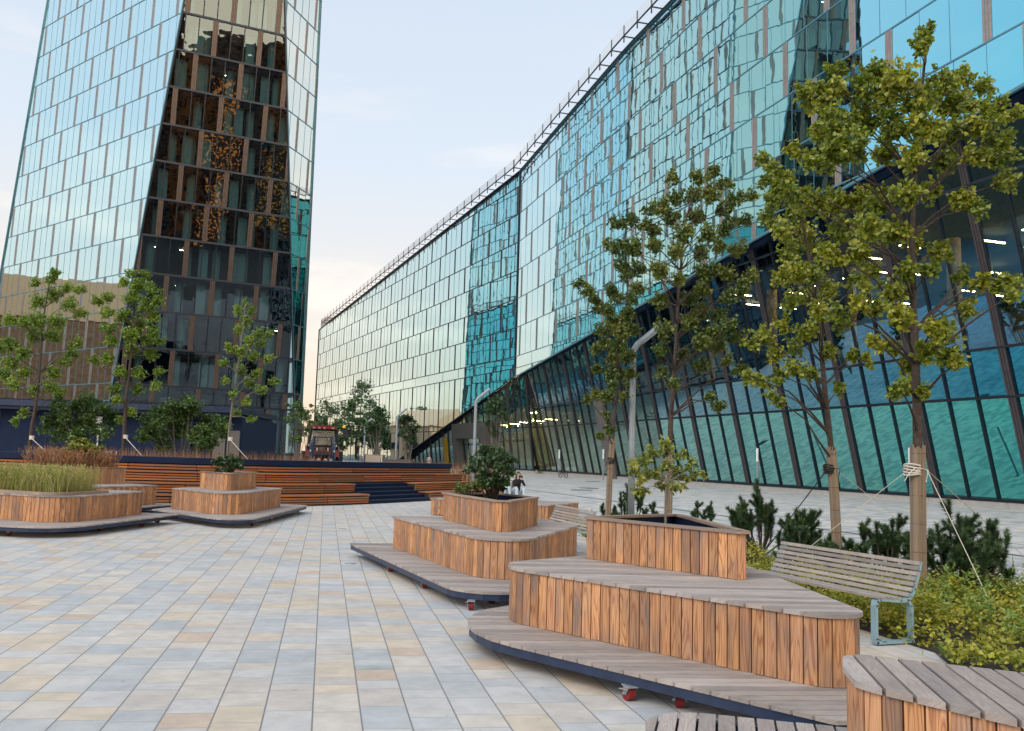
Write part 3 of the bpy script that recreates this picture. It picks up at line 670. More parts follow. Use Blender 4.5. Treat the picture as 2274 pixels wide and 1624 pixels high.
def caster():
    t = bpy.data.objects.new('caster', None)
    b = MB(); b.box(-.05, .05, -.04, .04, .094, .102)
    for s_ in (-1, 1): b.slab([(-.035, s_*.03, .095), (.035, s_*.03, .095), (.018+.02, s_*.03, .04), (.005, s_*.03, .04)], V(0, .004*s_, 0))
    b.bar((-.03, .045, .085), (.06, .045, .07), .02, .006); b.bar((.02, -.045, .05), (.02, .045, .05), .014, .014)
    fo = b.build('caster_fork', MAT['steel'])
    w = MB(); w.tube([(.022, -.024, .05), (.022, .024, .05)], .05, 18); w.build('wheel', MAT['red'], fo)
    bpy.data.objects.remove(t)
    return fo
CAST0 = None
def put_casters(root, pts):
    global CAST0
    for i, (x, y, a) in enumerate(pts):
        if CAST0 is None: CAST0 = caster(); c = CAST0
        else: c = copy_tree(CAST0)
        c.name = 'caster'; c.parent = root; c.location = (x-root.location.x, y-root.location.y, 0); c.rotation_euler = (0, 0, a)
ZD, ZT, ZB = .19, .645, 1.035
def planter(name, label, cat, deckp=None, tier=None, box=None, ang=0., casters=(), bed=None, group=None, dang=None, zt=None, tier_ang=None):
    c = tier or deckp; loc = (sum(p[0] for p in c)/len(c), sum(p[1] for p in c)/len(c), 0); t = thing(name, label, cat, loc, 0, group)
    zt = zt or ZT; parts = []
    def P(o): parts.append(o); return o
    if deckp:
        b = MB(); deck(b, deckp, ang if dang is None else dang, ZD-.026, ZD); P(b.build('deck', MAT['deck'], t))
        b = MB(); i1 = offs(deckp, .012); i2 = offs(deckp, .07); ringmesh(b, i1, i2, .1, ZD-.028, 99)
        b.box(loc[0]-.4, loc[0]+.4, loc[1]-.4, loc[1]+.4, .11, .15); P(b.build('steel_frame', MAT['navy_rim'], t))
    if tier:
        z0 = ZD+.002 if deckp else .02
        b = MB(); cladding(b, offs(tier, .016), z0, zt-.03); P(b.build('bench_cladding', MAT['board'], t))
        b = MB(); b.prism(offs(tier, .045), z0, zt-.032); P(b.build('bench_carcass', MAT['core'], t))
        b = MB(); deck(b, tier, ang if tier_ang is None else tier_ang, zt-.028, zt); P(b.build('bench_top', MAT['deck'], t))
    if box:
        b = MB(); cladding(b, offs(box, .016), zt+.002, ZB-.026); P(b.build('box_cladding', MAT['board'], t))
        i2 = offs(box, .085); b = MB(); ringmesh(b, box, i2, ZB-.024, ZB, 1.1); P(b.build('box_rim', MAT['rim'], t))
        b = MB(); ringmesh(b, offs(box, .045), offs(box, .06), zt+.01, ZB-.026, 99); P(b.build('box_liner', MAT['navy'], t))
        b = MB(); b.prism(offs(box, .062), zt+.02, ZB-.17); P(b.build('soil', MAT['soil'], t))
    if bed:
        b = MB(); ringmesh(b, bed, offs(bed, .08), zt+.002, zt+.055, 1.1); P(b.build('bed_rim', MAT['rim'], t))
        b = MB(); b.prism(offs(bed, .082), zt+.001, zt+.03); P(b.build('soil', MAT['soil'], t))
    into(t)
    put_casters(t, casters)
    return t
G1 = 'rolling timber planters with bench tiers'
cf = lambda *L: [(p.x, p.y, a) for p, a in [(gz(x, y, .05), a) for x, y, a in L]]
planter('wheeled_planter', 'largest three step timber planter, with a slim yellow green young tree in its box', 'planter',
        rpoly([(-.386, 7.39), (2.12, 4.86), (2.62, 5.1), (2.76, 10.4)], [1.15, .1, .2, .2]), rpoly([(.26, 7.585), (2.66, 5.2), (2.72, 9.9)], [.42, .26, .2]),
        rpoly([(1.16, 8.28), (2.27, 7.03), (2.38, 7.08), (2.37, 9.35)], [.09, .03, .03, .08]), ang=.1, dang=.12, group=G1,
        casters=cf((1182, 1452, 2.2), (1510, 1556, 1.45), (1400, 1540, 1.9))+[(2.4, 7.5, 1), (2.5, 9.8, 1), (.6, 7.6, 1)])
planter('wheeled_planter', 'middle timber planter with a long sloping front deck, holding a dark green leafy bush', 'planter',
        rpoly([(-1.65, 13.4), (.36, 8.1), (2.1, 12.6), (1.5, 14.2)], [.04, .5, .2, .1]), rpoly([(-1.0, 13.05), (.535, 9.21), (1.73, 12.5), (1.2, 13.6)], [.04, .4, .08, .08]),
        rpoly([(-.26, 12.75), (.44, 10.82), (.66, 10.86), (1.13, 12.2), (.6, 13.2)], [.03, .05, .03, .04, .04]), ang=.06, dang=.06, group=G1,
        casters=cf((853, 1238, .3), (867, 1262, 1.5), (943, 1298, 1.5), (1046, 1345, 1.5), (1090, 1330, 1))+[(1.2, 11.5, 1), (1.4, 13.6, 0)])
planter('wheeled_planter', 'far left square timber planter with a low dark shrub, standing before the steps', 'planter',
        rpoly([(-6.7, 19.1), (-4.12, 16.5), (-3.86, 22.5), (-6.3, 22.6)], [.04, .5, .25, .2]), rpoly([(-6.48, 19.57), (-4.62, 17.7), (-4.36, 21.5), (-5.6, 21.9)], [.05, .4, .06, .06]),
        rpoly([(-6.02, 20.1), (-5.02, 18.95), (-4.86, 20.9), (-5.6, 21.3)], [.04, .14, .05, .05]), ang=.5, group=G1,
        casters=cf((458, 1143, .2), (490, 1150, .8), (559, 1162, 1.5), (601, 1152, .4), (632, 1139, .9), (661, 1133, 1.2)))
planter('wheeled_planter', 'front left timber bench planter with a bed of tall green grass on its lower tier', 'planter',
        rpoly([(-10.2, 14.7), (-6.42, 14.1), (-5.74, 18.0), (-9.5, 18.2)], [.1, .75, .05, .05]), rpoly([(-9.6, 16.0), (-6.72, 14.83), (-6.38, 17.75), (-9.3, 17.9)], [.05, .55, .05, .05]), None, ang=.35, group=G1,
        bed=rpoly([(-9.5, 15.95), (-6.95, 14.98), (-6.62, 16.5), (-8.6, 17.3)], [.05, .3, .04, .05]),
        casters=cf((17, 1182, .2), (221, 1173, 1.3), (313, 1163, .3), (347, 1156, .7)))
planter('wheeled_planter', 'rear left timber planter with dry orange grass and a pale green shrub', 'planter',
        rpoly([(-10.4, 19.1), (-7.5, 18.75), (-6.75, 21.1), (-9.5, 22.0)], [.05, .2, .1, .1]), rpoly([(-10.2, 19.6), (-7.95, 18.75), (-7.14, 20.7), (-9.5, 21.8)], [.05, .3, .05, .1]),
        rpoly([(-10.5, 20.5), (-8.62, 19.72), (-8.0, 20.95), (-9.6, 21.7)], [.05, .22, .04, .05]), ang=.3, group=G1, casters=cf((385, 1120, .4)))
planter('wheeled_planter', 'nearest timber bench with diagonal grey top boards, cut off by the lower right corner', 'planter',
        rpoly([(1.04, 5.02), (.9, 3.2), (3.2, 1.9), (4.0, 4.3)], [.32, .2, .2, .2]), rpoly([(1.95, 4.44), (1.70, 3.87), (2.95, 2.3), (3.7, 3.66)], [.14, .28, .2, .2]), None, ang=1.9, dang=R(73), group=G1, tier_ang=R(76),
        casters=[(1.4, 4.4, 1), (3, 2.4, 1), (3.6, 4.1, 1)])
a_, b_2 = gz(952, 1144), gz(1219, 1163); dd = (b_2-a_); nn = V(-dd.y, dd.x, 0).normalized()
planter('timber_bench', 'low timber clad bench block half hidden behind the middle planter', 'bench', None,
        rpoly([(a_.x, a_.y), (b_2.x, b_2.y), (b_2.x+nn.x*2.2, b_2.y+nn.y*2.2), (a_.x+nn.x*2.2, a_.y+nn.y*2.2)], .08), None, ang=.2, zt=.45)
planter('timber_bench', 'small far timber planter beside the person in black', 'bench',
        rpoly([(.75, 32.2), (2.45, 32.4), (2.6, 35), (.65, 35)], .15), rpoly([(.9, 32.7), (2.2, 32.8), (2.35, 34.7), (.85, 34.7)], .12), None, ang=.2)
# ------------------------------------------------------------------ stepped seating
def chaikin(P, n=2):
    for _ in range(n):
        Q = [P[0]]
        for i in range(len(P)-1): Q += [P[i].lerp(P[i+1], .25), P[i].lerp(P[i+1], .75)]
        P = Q+[P[-1]]
    return P
base = [V(-24, 22.8), V(-14, 22.3), V(-9.4, 22.5), V(-6.6, 23.3), V(-4.4, 24.9), V(-2.76, 27.15), V(-1.12, 30.25), V(.6, 33.4), V(1.2, 34.6)]
path = chaikin(base, 3); SL = [0]
for i in range(1, len(path)): SL.append(SL[-1]+(path[i]-path[i-1]).length)
def pp(s, o=0.):
    s = max(0, min(SL[-1]-1e-6, s))
    for i in range(1, len(path)):
        if s <= SL[i]:
            t = (s-SL[i-1])/(SL[i]-SL[i-1]); a = path[i-1].lerp(path[i], t)
            d0 = (path[min(i+1, len(path)-1)]-path[max(i-2, 0)]).normalized(); return a+V(-d0.y, d0.x)*o
def s_near(p): return min((((pp(k*.1)-p).length, k*.1) for k in range(int(SL[-1]*10))))[1]
S1, S2 = s_near(V(-2.76, 27.15)), s_near(V(-1.0, 30.4))
seat = thing('stepped_seating', 'curved three tier stepped seating of orange brown slats with dark blue steps and coping', 'seating', (-3, 28, 0))
TD = .58
def strip_run(mb, s0, s1, o0, o1, z0, z1, step=.45):
    n = max(1, int((s1-s0)/step)); mb.new(); acc = 0; of = mb.off
    for i in range(n):
        a, b = s0+(s1-s0)*i/n, s0+(s1-s0)*(i+1)/n; p = [pp(a, o0), pp(b, o0), pp(b, o1), pp(a, o1)]; l = b-a
        uv = [(of[0], of[1]+acc), (of[0], of[1]+acc+l), (of[0]+.09, of[1]+acc+l), (of[0]+.09, of[1]+acc)]
        mb.face([(*q_, z1) for q_ in p], uv); mb.face([(*p[0], z0), (*p[1], z0), (*p[1], z1), (*p[0], z1)], uv)
        mb.face([(*p[2], z0), (*p[3], z0), (*p[3], z1), (*p[2], z1)], uv); mb.face([(*q_, z0) for q_ in reversed(p)], uv); acc += l
        if i == 0: mb.face([(*p[3], z0), (*p[0], z0), (*p[0], z1), (*p[3], z1)], uv)
        if i == n-1: mb.face([(*p[1], z0), (*p[2], z0), (*p[2], z1), (*p[1], z1)], uv)
def unit(s0, s1, k):
    b = MB(); o = k*TD; zb = [.03, .33, .62][k]; zs = [.31, .60, .89][k]
    for j in range(3 if k else 4):
        z = zb+.015+j*.07
        if z+.055 > zs-.045: break
        strip_run(b, s0, s1, o+.03, o+.06, z, z+.046)
    for j in range(5): strip_run(b, s0, s1, o-.01+j*.112, o-.01+j*.112+.1, zs-.04, zs)
    return b.build('bench_section', MAT['slat'], seat)
def backunit(s0, s1):
    b = MB()
    for j in range(2): strip_run(b, s0, s1, 3*TD+.0, 3*TD+.03,   .93+j*.08, .93+j*.08+.054)
    return b.build('bench_back', MAT['slat'], seat)
for k in range(3):
    s = .4*k
    while s < SL[-1]-.5:
        e_ = min(s+2.35, SL[-1]); a, c = s, e_-.02
        if k < 2 and a < S1 < c: c = S1
        if k < 2 and a < S2 < c: a = S2
        if not (k < 2 and a >= S1-.01 and c <= S2+.01) and c-a > .3: unit(a, c, k)
        s = e_
s = .9
while s < SL[-1]-.5: e_ = min(s+2.35, SL[-1]); backunit(s, e_-.02); s = e_
b = MB()
for k in range(3):
    zs = [.26, .55, .84][k]
    for a, c in (((0, S1-.02), (S2+.02, SL[-1])) if k < 2 else ((0, SL[-1]),)): strip_run(b, a, c, k*TD+.065, 3*TD+.1, [0, .27, .56][k], zs)
b.build('carcass', MAT['core'], seat)
b = MB(); strip_run(b, 0, SL[-1], 3*TD+.035, 3*TD+.5, 0, 1.1); strip_run(b, 0, SL[-1], 3*TD-.03, 3*TD+.55, 1.1, 1.27); b.build('coping_wall', MAT['navy'], seat)
b = MB()
for i in range(5): strip_run(b, S1+.01, S2-.01, .02+i*.24, 2*TD+.06 if i == 4 else .02+(i+1)*.24+.03, 0 if i == 0 else .118*i-.03, .118*(i+1))
b.build('steps', MAT['navy'], seat)
b = MB()
for i in range(5): strip_run(b, S1+.01, S2-.01, .0+i*.24, .012+i*.24, .118*(i+1)-.02, .118*(i+1)+.004)
b.build('step_nosing', MAT['navy_rim'], seat)
into(seat)
# ------------------------------------------------------------------ pavilion
pav = thing('dark_pavilion', 'low dark blue flat roofed pavilion behind the trees at the foot of the tower', 'building', (-20, 46, 0))
b = MB(); b.box(-34, -11.1, 43.8, 52, 0, 3.2); b.build('wall', MAT['navy'], pav)
b = MB(); b.box(-34.4, -11.4, 43.1, 52.2, 3.2, 3.34); b.box(-34.6, -11.2, 42.9, 52.4, 3.36, 3.66); b.build('roof', MAT['navy_rim'], pav)
b = MB()
for i in range(95): b.box(-34.5+i*.245, -34.38+i*.245, 42.92, 43.2, 3.66, 3.71)
b.build('roof_edge', MAT['navy'], pav)
for i in range(2):
    b = MB(); x = -12.5+i*.72; b.box(x, x+.6, 43.72, 43.79, .05, 2.5); d_ = b.build('door', MAT['grey_panel'], pav)
    b = MB(); b.tube([(x+.3, 43.6, .75), (x+.3, 43.55, .8), (x+.3, 43.55, 1.2), (x+.3, 43.6, 1.25)], .025, 6); b.build('handle', MAT['strip_grey'], d_)
b = MB()
for i in range(9): b.box(-33+i*2.4, -32.97+i*2.4, 43.77, 43.81, .1, 3.1)
b.build('panel_joint', MAT['navy_rim'], pav)
wh = plain('white sprayed paint', (.7, .7, .72), .8)
def text(s_, size, p, rot, m_, parent, name):
    c = bpy.data.curves.new(name, 'FONT'); c.body = s_; c.size = size; c.extrude = .002; c.materials.append(m_); o = bpy.data.objects.new(name, c); COL.objects.link(o)
    bpy.context.view_layer.update(); me = bpy.data.meshes.new_from_object(o.evaluated_get(bpy.context.evaluated_depsgraph_get())); bpy.data.objects.remove(o)
    o = bpy.data.objects.new(name, me); COL.objects.link(o); o.location = p; o.rotation_euler = rot; o.parent = parent; return o
q_ = gy(188, 1016, 43.75); text('TL-7211', .5, q_, (math.pi/2, 0, 0), wh, pav, 'lettering')
b = MB(); q_ = gy(218, 965, 43.74); b.tube([q_+V(0, 0, .25), q_+V(0, -.03, .25)], .18, 14); b.box(q_.x-.16, q_.x+.16, 43.7, 43.76, q_.z+.55, q_.z+.9); b.box(q_.x-.03, q_.x+.03, 43.7, 43.76, q_.z-.8, q_.z)
b.build('sign', wh, pav)
into(pav)
# ================================================================== lamp posts
def lamp_post(label, x, y, rz, group='angled steel lamp posts'):
    t = thing('lamp_post', label, 'lamp post', (x, y, 0), rz, group)
    b = MB(); b.tube([(0, 0, 0), (0, 0, 2), (0, 0, 4.0), (.02, 0, 4.12), (.09, 0, 4.24), (.2, 0, 4.34)], [.078, .074, .07, .07, .07, .068], 14)
    b.build('pole', MAT['pole'], t, True)
    b = MB(); b.tube([(.17, 0, 4.30), (.62, 0, 4.68)], [.075, .075], 14); b.build('lamp_head', MAT['pole'], t)
    b = MB(); b.obox((.44, 0, 4.455), V(.17, 0, .143), V(0, .04, 0), V(.006, 0, -.008)); b.build('lens', plain('lamp lens', (.7, .72, .7), .3), t)
    b = MB(); b.cyl((0, 0), .13, 0, .02, 16); b.box(-.09, -.07, -.03, .03, 3.95, 4.15); b.build('base_plate', MAT['pole'], t)
    return t
for lb, px_, Y, rz in (('nearest and largest angled grey lamp post, between the right hand trees', 1403, 19.4, -.15), ('angled grey lamp post in front of the leaning glass wall, behind the leafy bush', 1053, 39, -.15),
                       ('angled lamp post standing before the mirrored hillside, right of the steel bin', 879, 58, -.15), ('smallest and farthest angled lamp post, just right of the tractor', 808, 76, -.15)):
    q_ = gy(px_, 1010, Y); lamp_post(lb, q_.x, Y, rz)
def bollard(label, px_, py_, h):
    q_ = gz(px_, py_); t = thing('light_column', label, 'light column', (q_.x, q_.y, 0), 0, 'slim light columns along the glass wall')
    b = MB(); b.cyl((0, 0), .055, 0, h-.85, 10); b.cyl((0, 0), .12, 0, .03, 12); b.build('post', MAT['pole'], t)
    b = MB(); b.cyl((0, 0), .075, h-.85, h, 12); b.build('light_tube', plain('white frosted tube', (.8, .82, .85), .4), t)
for a in (('slim post with a white tube top, beside the parked bicycle', 1241, 1060, 2.6), ('slim post with a white tube top, left of the reed wrapped trunk by the lamp post', 1339, 1066, 2.7),
          ('slim post with a white tube top, above the pine bushes', 1682, 1092, 2.8), ('slim post with a white tube top, half hidden by the big tree trunk', 2023, 1120, 2.8)): bollard(*a)
# ================================================================== vegetation
MAT['bark'] = plain('grey brown bark', (.06, .046, .038), .9, var=.35, scale=25, bump=.6)
MAT['bark_pale'] = plain('pale grey bark', (.16, .15, .13), .9, var=.3, scale=25, bump=.4)
MAT['reed'] = wood('reed matting', (.42, .33, .23), (.27, .21, .15), (.08, .06, .04), grain=.5)
MAT['rope'] = plain('white rope', (.6, .58, .54), .8); MAT['rope_dark'] = plain('black strap', (.02, .02, .02), .7)
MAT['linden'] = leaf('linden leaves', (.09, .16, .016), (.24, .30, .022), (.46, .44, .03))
MAT['linden_dark'] = leaf('dark linden leaves', (.05, .10, .018), (.12, .18, .022), (.26, .26, .03))  # darker leaf tones, used for whole plants
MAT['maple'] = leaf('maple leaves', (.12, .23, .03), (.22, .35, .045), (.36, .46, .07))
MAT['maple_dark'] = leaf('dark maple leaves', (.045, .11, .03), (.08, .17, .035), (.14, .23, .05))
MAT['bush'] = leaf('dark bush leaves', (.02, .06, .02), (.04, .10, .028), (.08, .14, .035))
MAT['lime'] = leaf('yellow green leaves', (.14, .2, .03), (.26, .31, .04), (.38, .38, .06))
MAT['pine'] = leaf('pine needles', (.03, .075, .03), (.05, .11, .04), (.13, .2, .06), tr=.1)
MAT['grass_green'] = leaf('green grass blades', (.2, .25, .05), (.36, .37, .1), (.5, .42, .2))
MAT['grass_dry'] = leaf('dry orange grass', (.24, .11, .05), (.34, .17, .08), (.4, .25, .13))
MAT['cover'] = leaf('ground cover leaves', (.15, .2, .018), (.36, .37, .03), (.55, .5, .05))
MAT['weed'] = leaf('pale weed leaves', (.14, .24, .04), (.23, .36, .07), (.34, .42, .11))
LD = 26
def rdir(rg, up=0.):
    while 1:
        v = V(rg.uniform(-1, 1), rg.uniform(-1, 1), rg.uniform(-1, 1))
        if .05 < v.length < 1: v.normalize(); v.z += up; return v.normalized()
def add_leaf(mb, p, rg, size, droop=-.35, flat=.0, asp=.8):
    d = rdir(rg); d.z = d.z*(1-flat)+droop; d.normalize(); n = rdir(rg); n.z += flat*2; s_ = d.cross(n)
    if s_.length < .1: return
    s_.normalize(); n = s_.cross(d); sz = size*rg.uniform(.6, 1.25); w = sz*asp*.5; k = n*(w*.35)
    mb.r = min(1, max(0, mb.base+rg.gauss(0, .17)))
    A, T = p, p+d*sz; Lf, Rt = p+d*sz*.42+s_*w+k, p+d*sz*.42-s_*w+k; L2_, R2_ = p+d*sz*.8+s_*w*.5+k*.5, p+d*sz*.8-s_*w*.5+k*.5
    mb.face([A, Lf, L2_, T]); mb.face([A, T, R2_, Rt])
def clump(lf, tw, c, r, rg, size, n, droop, flat, twr=.006, asp=.8, base=None, root=None, sq=1.):
    lf.base = base if base is not None else rg.uniform(.25, .7); k = max(3, int(n/16)); left = n
    for i in range(k):
        d = rdir(rg, .15); d.z *= sq; e_ = c+d*r*rg.uniform(.6, 1.05); s0 = root if root is not None and rg.random() < .5 else c-V(0, 0, r*.25)
        mid = s0.lerp(e_, .5)+rdir(rg)*r*.12
        if tw is not None: tw.tube([s0, mid, e_], [twr, twr*.7, twr*.4], 4, False)
        m_ = n//k
        for j in range(m_):
            t = rg.uniform(.25, 1.05); q = s0.lerp(mid, t*2) if t < .5 else mid.lerp(e_, t*2-1); add_leaf(lf, q+rdir(rg)*rg.uniform(0, r*.2+size*.3), rg, size, droop, flat, asp)
def tree(name, label, cat, Y, trunk, clumps, lm, size, dens, tr, bark='bark', seed=1, wrap=None, group=None, droop=-.35, flat=.1, depth=1., asp=.85, base_z=0., rbr=.3):
    rg = random.Random(seed); W = [gy(x, y, Y) for x, y in trunk]; W[0].z = base_z; root_ = thing(name, label, cat, (W[0].x, Y, base_z), 0, group)
    tb = MB(); L = len(W); fine = chaikin(W, 1); n = len(fine)
    rad = [tr*(1-.8*(i/(n-1))**1.1) for i in range(n)]; rad[0] = tr*1.15
    tb.tube(fine, rad, 10)
    br = MB(); lf = MB(); s = FPX/Y
    for (x, y, r) in clumps:
        c = gy(x, y, Y); rr = r/s; dy = rg.uniform(-1, 1)*depth; c = gy(x, y, Y+dy)
        hd = math.hypot(c.x-W[0].x, c.y-Y); zt = c.z-.5*hd-rr*.6
        zt = max(zt, W[min(2, L-1)].z if L > 3 else .5); best = min(fine, key=lambda q: abs(q.z-zt)); i0 = fine.index(best)
        j = best.lerp(c, .5)+V(0, 0, hd*.08)+rdir(rg)*.06*hd; r0 = min(rad[i0]*.55, tr*rbr+.004*hd)
        br.tube([best, best.lerp(j, .5)+rdir(rg)*.03, j, c], [r0, r0*.7, r0*.5, r0*.22], 6, False)
        clump(lf, br, c, rr, rg, size, int(dens*LD*(rr/size)**1.75), droop, flat, twr=max(.004, size*.06), asp=asp, root=j.lerp(c, .6))
    tb.build('trunk', MAT[bark], root_, True); br.build('branches', MAT[bark], root_); lf.build('crown', MAT[lm], root_)
    if wrap:
        b = MB(); z0, z1 = base_z, gy(trunk[0][0], wrap, Y).z
        def at(z):
            for i in range(n-1):
                if fine[i].z <= z <= fine[i+1].z: return fine[i].lerp(fine[i+1], (z-fine[i].z)/(fine[i+1].z-fine[i].z))
            return fine[0]
        rw = tr*1.08+.006
        for k in range(30):
            a = 2*math.pi*k/30; o_ = V(math.cos(a), math.sin(a), 0); zz = z1+rg.uniform(-.05, .02)
            pts = [at(max(z, fine[0].z+.001))+o_*rw*rg.uniform(.97, 1.04) for z in (z0, z0+(zz-z0)*.33, z0+(zz-z0)*.66, zz)]
            b.tube(pts, rw*math.pi/30*1.15, 5)
        wo_ = b.build('reed_wrap', MAT['reed'], root_)
        for z in [z0+(z1-z0)*f_ for f_ in (.15, .32, .5, .68, .95)]:
            b = MB(); c = at(z); b.tube([c+V(math.cos(a)*(rw+.008), math.sin(a)*(rw+.008), rg.uniform(-.004, .004)) for a in [2*math.pi*i/14 for i in range(15)]], .003, 4)
            b.build('wire_tie', MAT['rope_dark'], wo_)
    into(root_); return root_
BIG = [(2060,72,26),(2040,100,26),(1995,165,42),(1940,160,38),(2090,185,42),(2135,175,36),(1960,215,48),(1905,200,34),(2040,215,48),(2110,235,45),(2165,225,30),(1848,150,24),(1845,185,24),(1795,200,30),(1815,232,34),(1850,260,36),(1910,260,44),(1980,275,46),(2050,285,44),(2120,290,44),(1823,290,34),(1852,331,34),(1805,352,28),(1895,315,38),(1960,340,40),(2020,350,36),(2191,187,24),(2215,236,28),(2180,270,32),(2225,300,32),(2228,345,36),(2170,340,32),(2100,355,34),(2255,250,22),(2250,400,26),
 (1790,440,38),(1841,450,40),(1900,440,36),(1952,445,38),(2010,430,34),(2062,430,36),(2136,442,32),(2175,462,26),(1871,505,36),(1930,500,36),(1990,510,34),(2033,534,32),(2090,560,32),(2060,600,28),(1841,555,30),(1900,560,28),(1760,330,24),(2145,612,26),(2185,625,24),(2237,623,28),(2265,640,24),(2160,682,26),(2108,734,30),(2072,730,26),(1979,645,34),(1998,701,34),(1950,680,28),(1906,671,24),(1850,693,22),(2064,774,32),(2110,790,28),(2134,800,20),(2013,808,26),(2030,855,28),(1998,862,26),(2045,870,20),(1979,774,24),(1946,756,20),(2015,600,28),(1930,600,26),(1730,420,28),(1700,400,24)]
tree('linden_tree', 'largest linden tree, its trunk wrapped in reed matting behind the near bench', 'tree', 10.55, [(2040,1340),(2039,1180),(2038,1000),(2035,850),(2029,700),(2024,560),(2030,420),(2040,300),(2055,110)], BIG, 'linden', .066, 2.1, .068, seed=4, wrap=990, group='linden trees along the planting strip', depth=.9)
SEC = [(1694,352,20),(1716,375,24),(1742,396,28),(1713,442,28),(1755,440,30),(1700,480,26),(1768,470,30),(1735,510,30),(1789,520,32),(1755,560,32),(1815,550,30),(1860,520,26),(1897,516,24),(1733,615,26),(1765,600,30),(1810,612,28),(1795,655,30),(1755,668,28),(1840,640,26),(1898,620,22),(1925,640,18),(1792,734,28),(1740,720,24),(1690,745,24),(1722,785,22),(1762,770,24),(1762,815,22),(1729,833,22),(1685,848,22),(1665,835,18),(1718,880,18),(1795,825,22),(1862,863,18),(1900,789,20),(1840,778,24),(1870,720,24),(1930,800,16),(1820,690,26),(1660,760,18)]
tree('linden_tree', 'linden tree with a dark strap round its reed wrap, left of the largest tree', 'tree', 13.3, [(1862,1262),(1853,1100),(1846,995),(1833,880),(1824,780),(1817,690),(1800,610),(1790,520),(1760,420)], SEC, 'linden', .066, 1.9, .054, seed=9, wrap=995, group='linden trees along the planting strip', depth=.9)
THI = [(1584,381,20),(1491,394,20),(1547,392,22),(1610,408,22),(1502,442,26),(1540,435,28),(1578,430,28),(1465,457,24),(1440,464,18),(1639,437,20),(1672,433,18),(1613,462,24),(1547,478,28),(1490,482,26),(1451,508,22),(1521,516,26),(1576,516,26),(1620,500,24),(1655,490,18),(1363,494,20),(1395,487,20),(1430,500,20),(1374,548,24),(1347,545,18),(1405,545,24),(1450,545,24),(1500,555,24),(1560,560,24),(1597,545,22),(1640,552,22),(1374,589,20),(1413,594,24),(1460,600,24),(1571,605,26),(1615,605,24),(1671,610,20),(1650,640,22),(1624,655,22),(1560,640,24),(1530,662,24),(1466,668,24),(1510,620,20),(1558,690,24),(1600,700,22),(1530,712,24),(1474,729,24),(1590,735,24),(1627,721,20),(1645,746,20),(1597,768,22),(1556,757,24),(1466,772,22),(1520,790,22),(1558,807,22),(1468,829,20),(1620,800,18),(1650,820,18),(1500,850,18),(1600,900,16),(1580,880,14)]
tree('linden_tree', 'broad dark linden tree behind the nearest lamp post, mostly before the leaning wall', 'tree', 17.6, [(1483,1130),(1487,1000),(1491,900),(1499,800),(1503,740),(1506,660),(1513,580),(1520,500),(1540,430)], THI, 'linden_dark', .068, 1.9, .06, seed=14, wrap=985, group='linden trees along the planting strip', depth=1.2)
FOU = [(1283,630,16),(1302,645,18),(1318,664,18),(1334,683,20),(1352,692,20),(1337,731,20),(1365,712,22),(1395,697,22),(1376,740,24),(1402,730,22),(1342,763,20),(1321,773,16),(1376,770,22),(1361,797,22),(1326,817,16),(1353,829,20),(1396,790,20),(1400,825,18),(1361,858,18),(1405,857,16),(1321,875,16),(1347,882,18),(1300,885,12),(1385,880,14),(1400,663,22),(1370,660,18),(1420,640,20),(1390,610,20),(1355,640,16),(1335,965,12),(1355,955,14),(1350,920,14),(1375,830,18)]
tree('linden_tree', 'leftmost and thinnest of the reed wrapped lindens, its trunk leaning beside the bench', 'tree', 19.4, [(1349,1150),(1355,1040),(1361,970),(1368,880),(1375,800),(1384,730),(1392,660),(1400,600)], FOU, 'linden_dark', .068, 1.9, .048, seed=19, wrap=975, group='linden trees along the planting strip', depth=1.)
M1 = [(123,606,14),(113,620,16),(78,628,14),(150,638,16),(178,643,14),(120,655,22),(85,669,22),(154,675,20),(180,694,16),(51,716,20),(20,712,18),(85,710,24),(127,716,22),(75,744,22),(120,744,22),(20,764,20),(48,785,20),(171,761,16),(164,785,16),(144,805,18),(20,805,20),(55,829,20),(120,829,20),(27,853,20),(113,857,18),(135,874,16),(75,866,16),(51,918,14),(36,935,12),(-5,770,20),(5,830,18)]
M2 = [(291,608,14),(322,610,14),(308,631,20),(340,641,18),(274,626,16),(291,658,22),(325,675,22),(239,658,16),(212,668,14),(354,668,16),(233,692,18),(274,703,22),(342,703,18),(308,716,22),(239,730,18),(291,744,24),(342,737,18),(246,757,18),(325,757,18),(359,757,14),(291,778,22),(208,798,14),(239,800,18),(335,787,18),(267,829,18),(308,829,20),(354,824,14),(257,863,18),(308,863,18),(347,858,14),(258,889,14),(291,915,14),(266,934,12)]
M3 = [(544,675,12),(526,690,13),(560,688,13),(547,712,16),(530,732,16),(575,738,14),(600,742,12),(554,753,16),(512,772,14),(581,763,14),(534,780,18),(600,793,13),(564,793,15),(495,806,13),(534,820,16),(575,826,14),(612,846,12),(500,846,13),(554,848,15),(520,874,13),(582,865,13),(547,890,13),(527,917,13),(560,932,12),(508,948,10)]
mg = 'young maples before the pavilion'
tree('maple_tree', 'leftmost bright green maple, with a white tie and guy rope on its trunk', 'tree', 35.5, [(62,1020),(70,950),(78,910),(86,846),(92,778),(97,700),(110,630)], M1, 'maple', .095, 1.8, .085, seed=21, group=mg, droop=-.15, flat=.45, asp=.9)
tree('maple_tree', 'tall central maple in front of the tower corner and the dark pavilion', 'tree', 35.5, [(274,1020),(276,950),(280,881),(289,812),(294,744),(298,675),(305,615)], M2, 'maple', .095, 1.8, .085, seed=22, group=mg, droop=-.15, flat=.45, asp=.9)
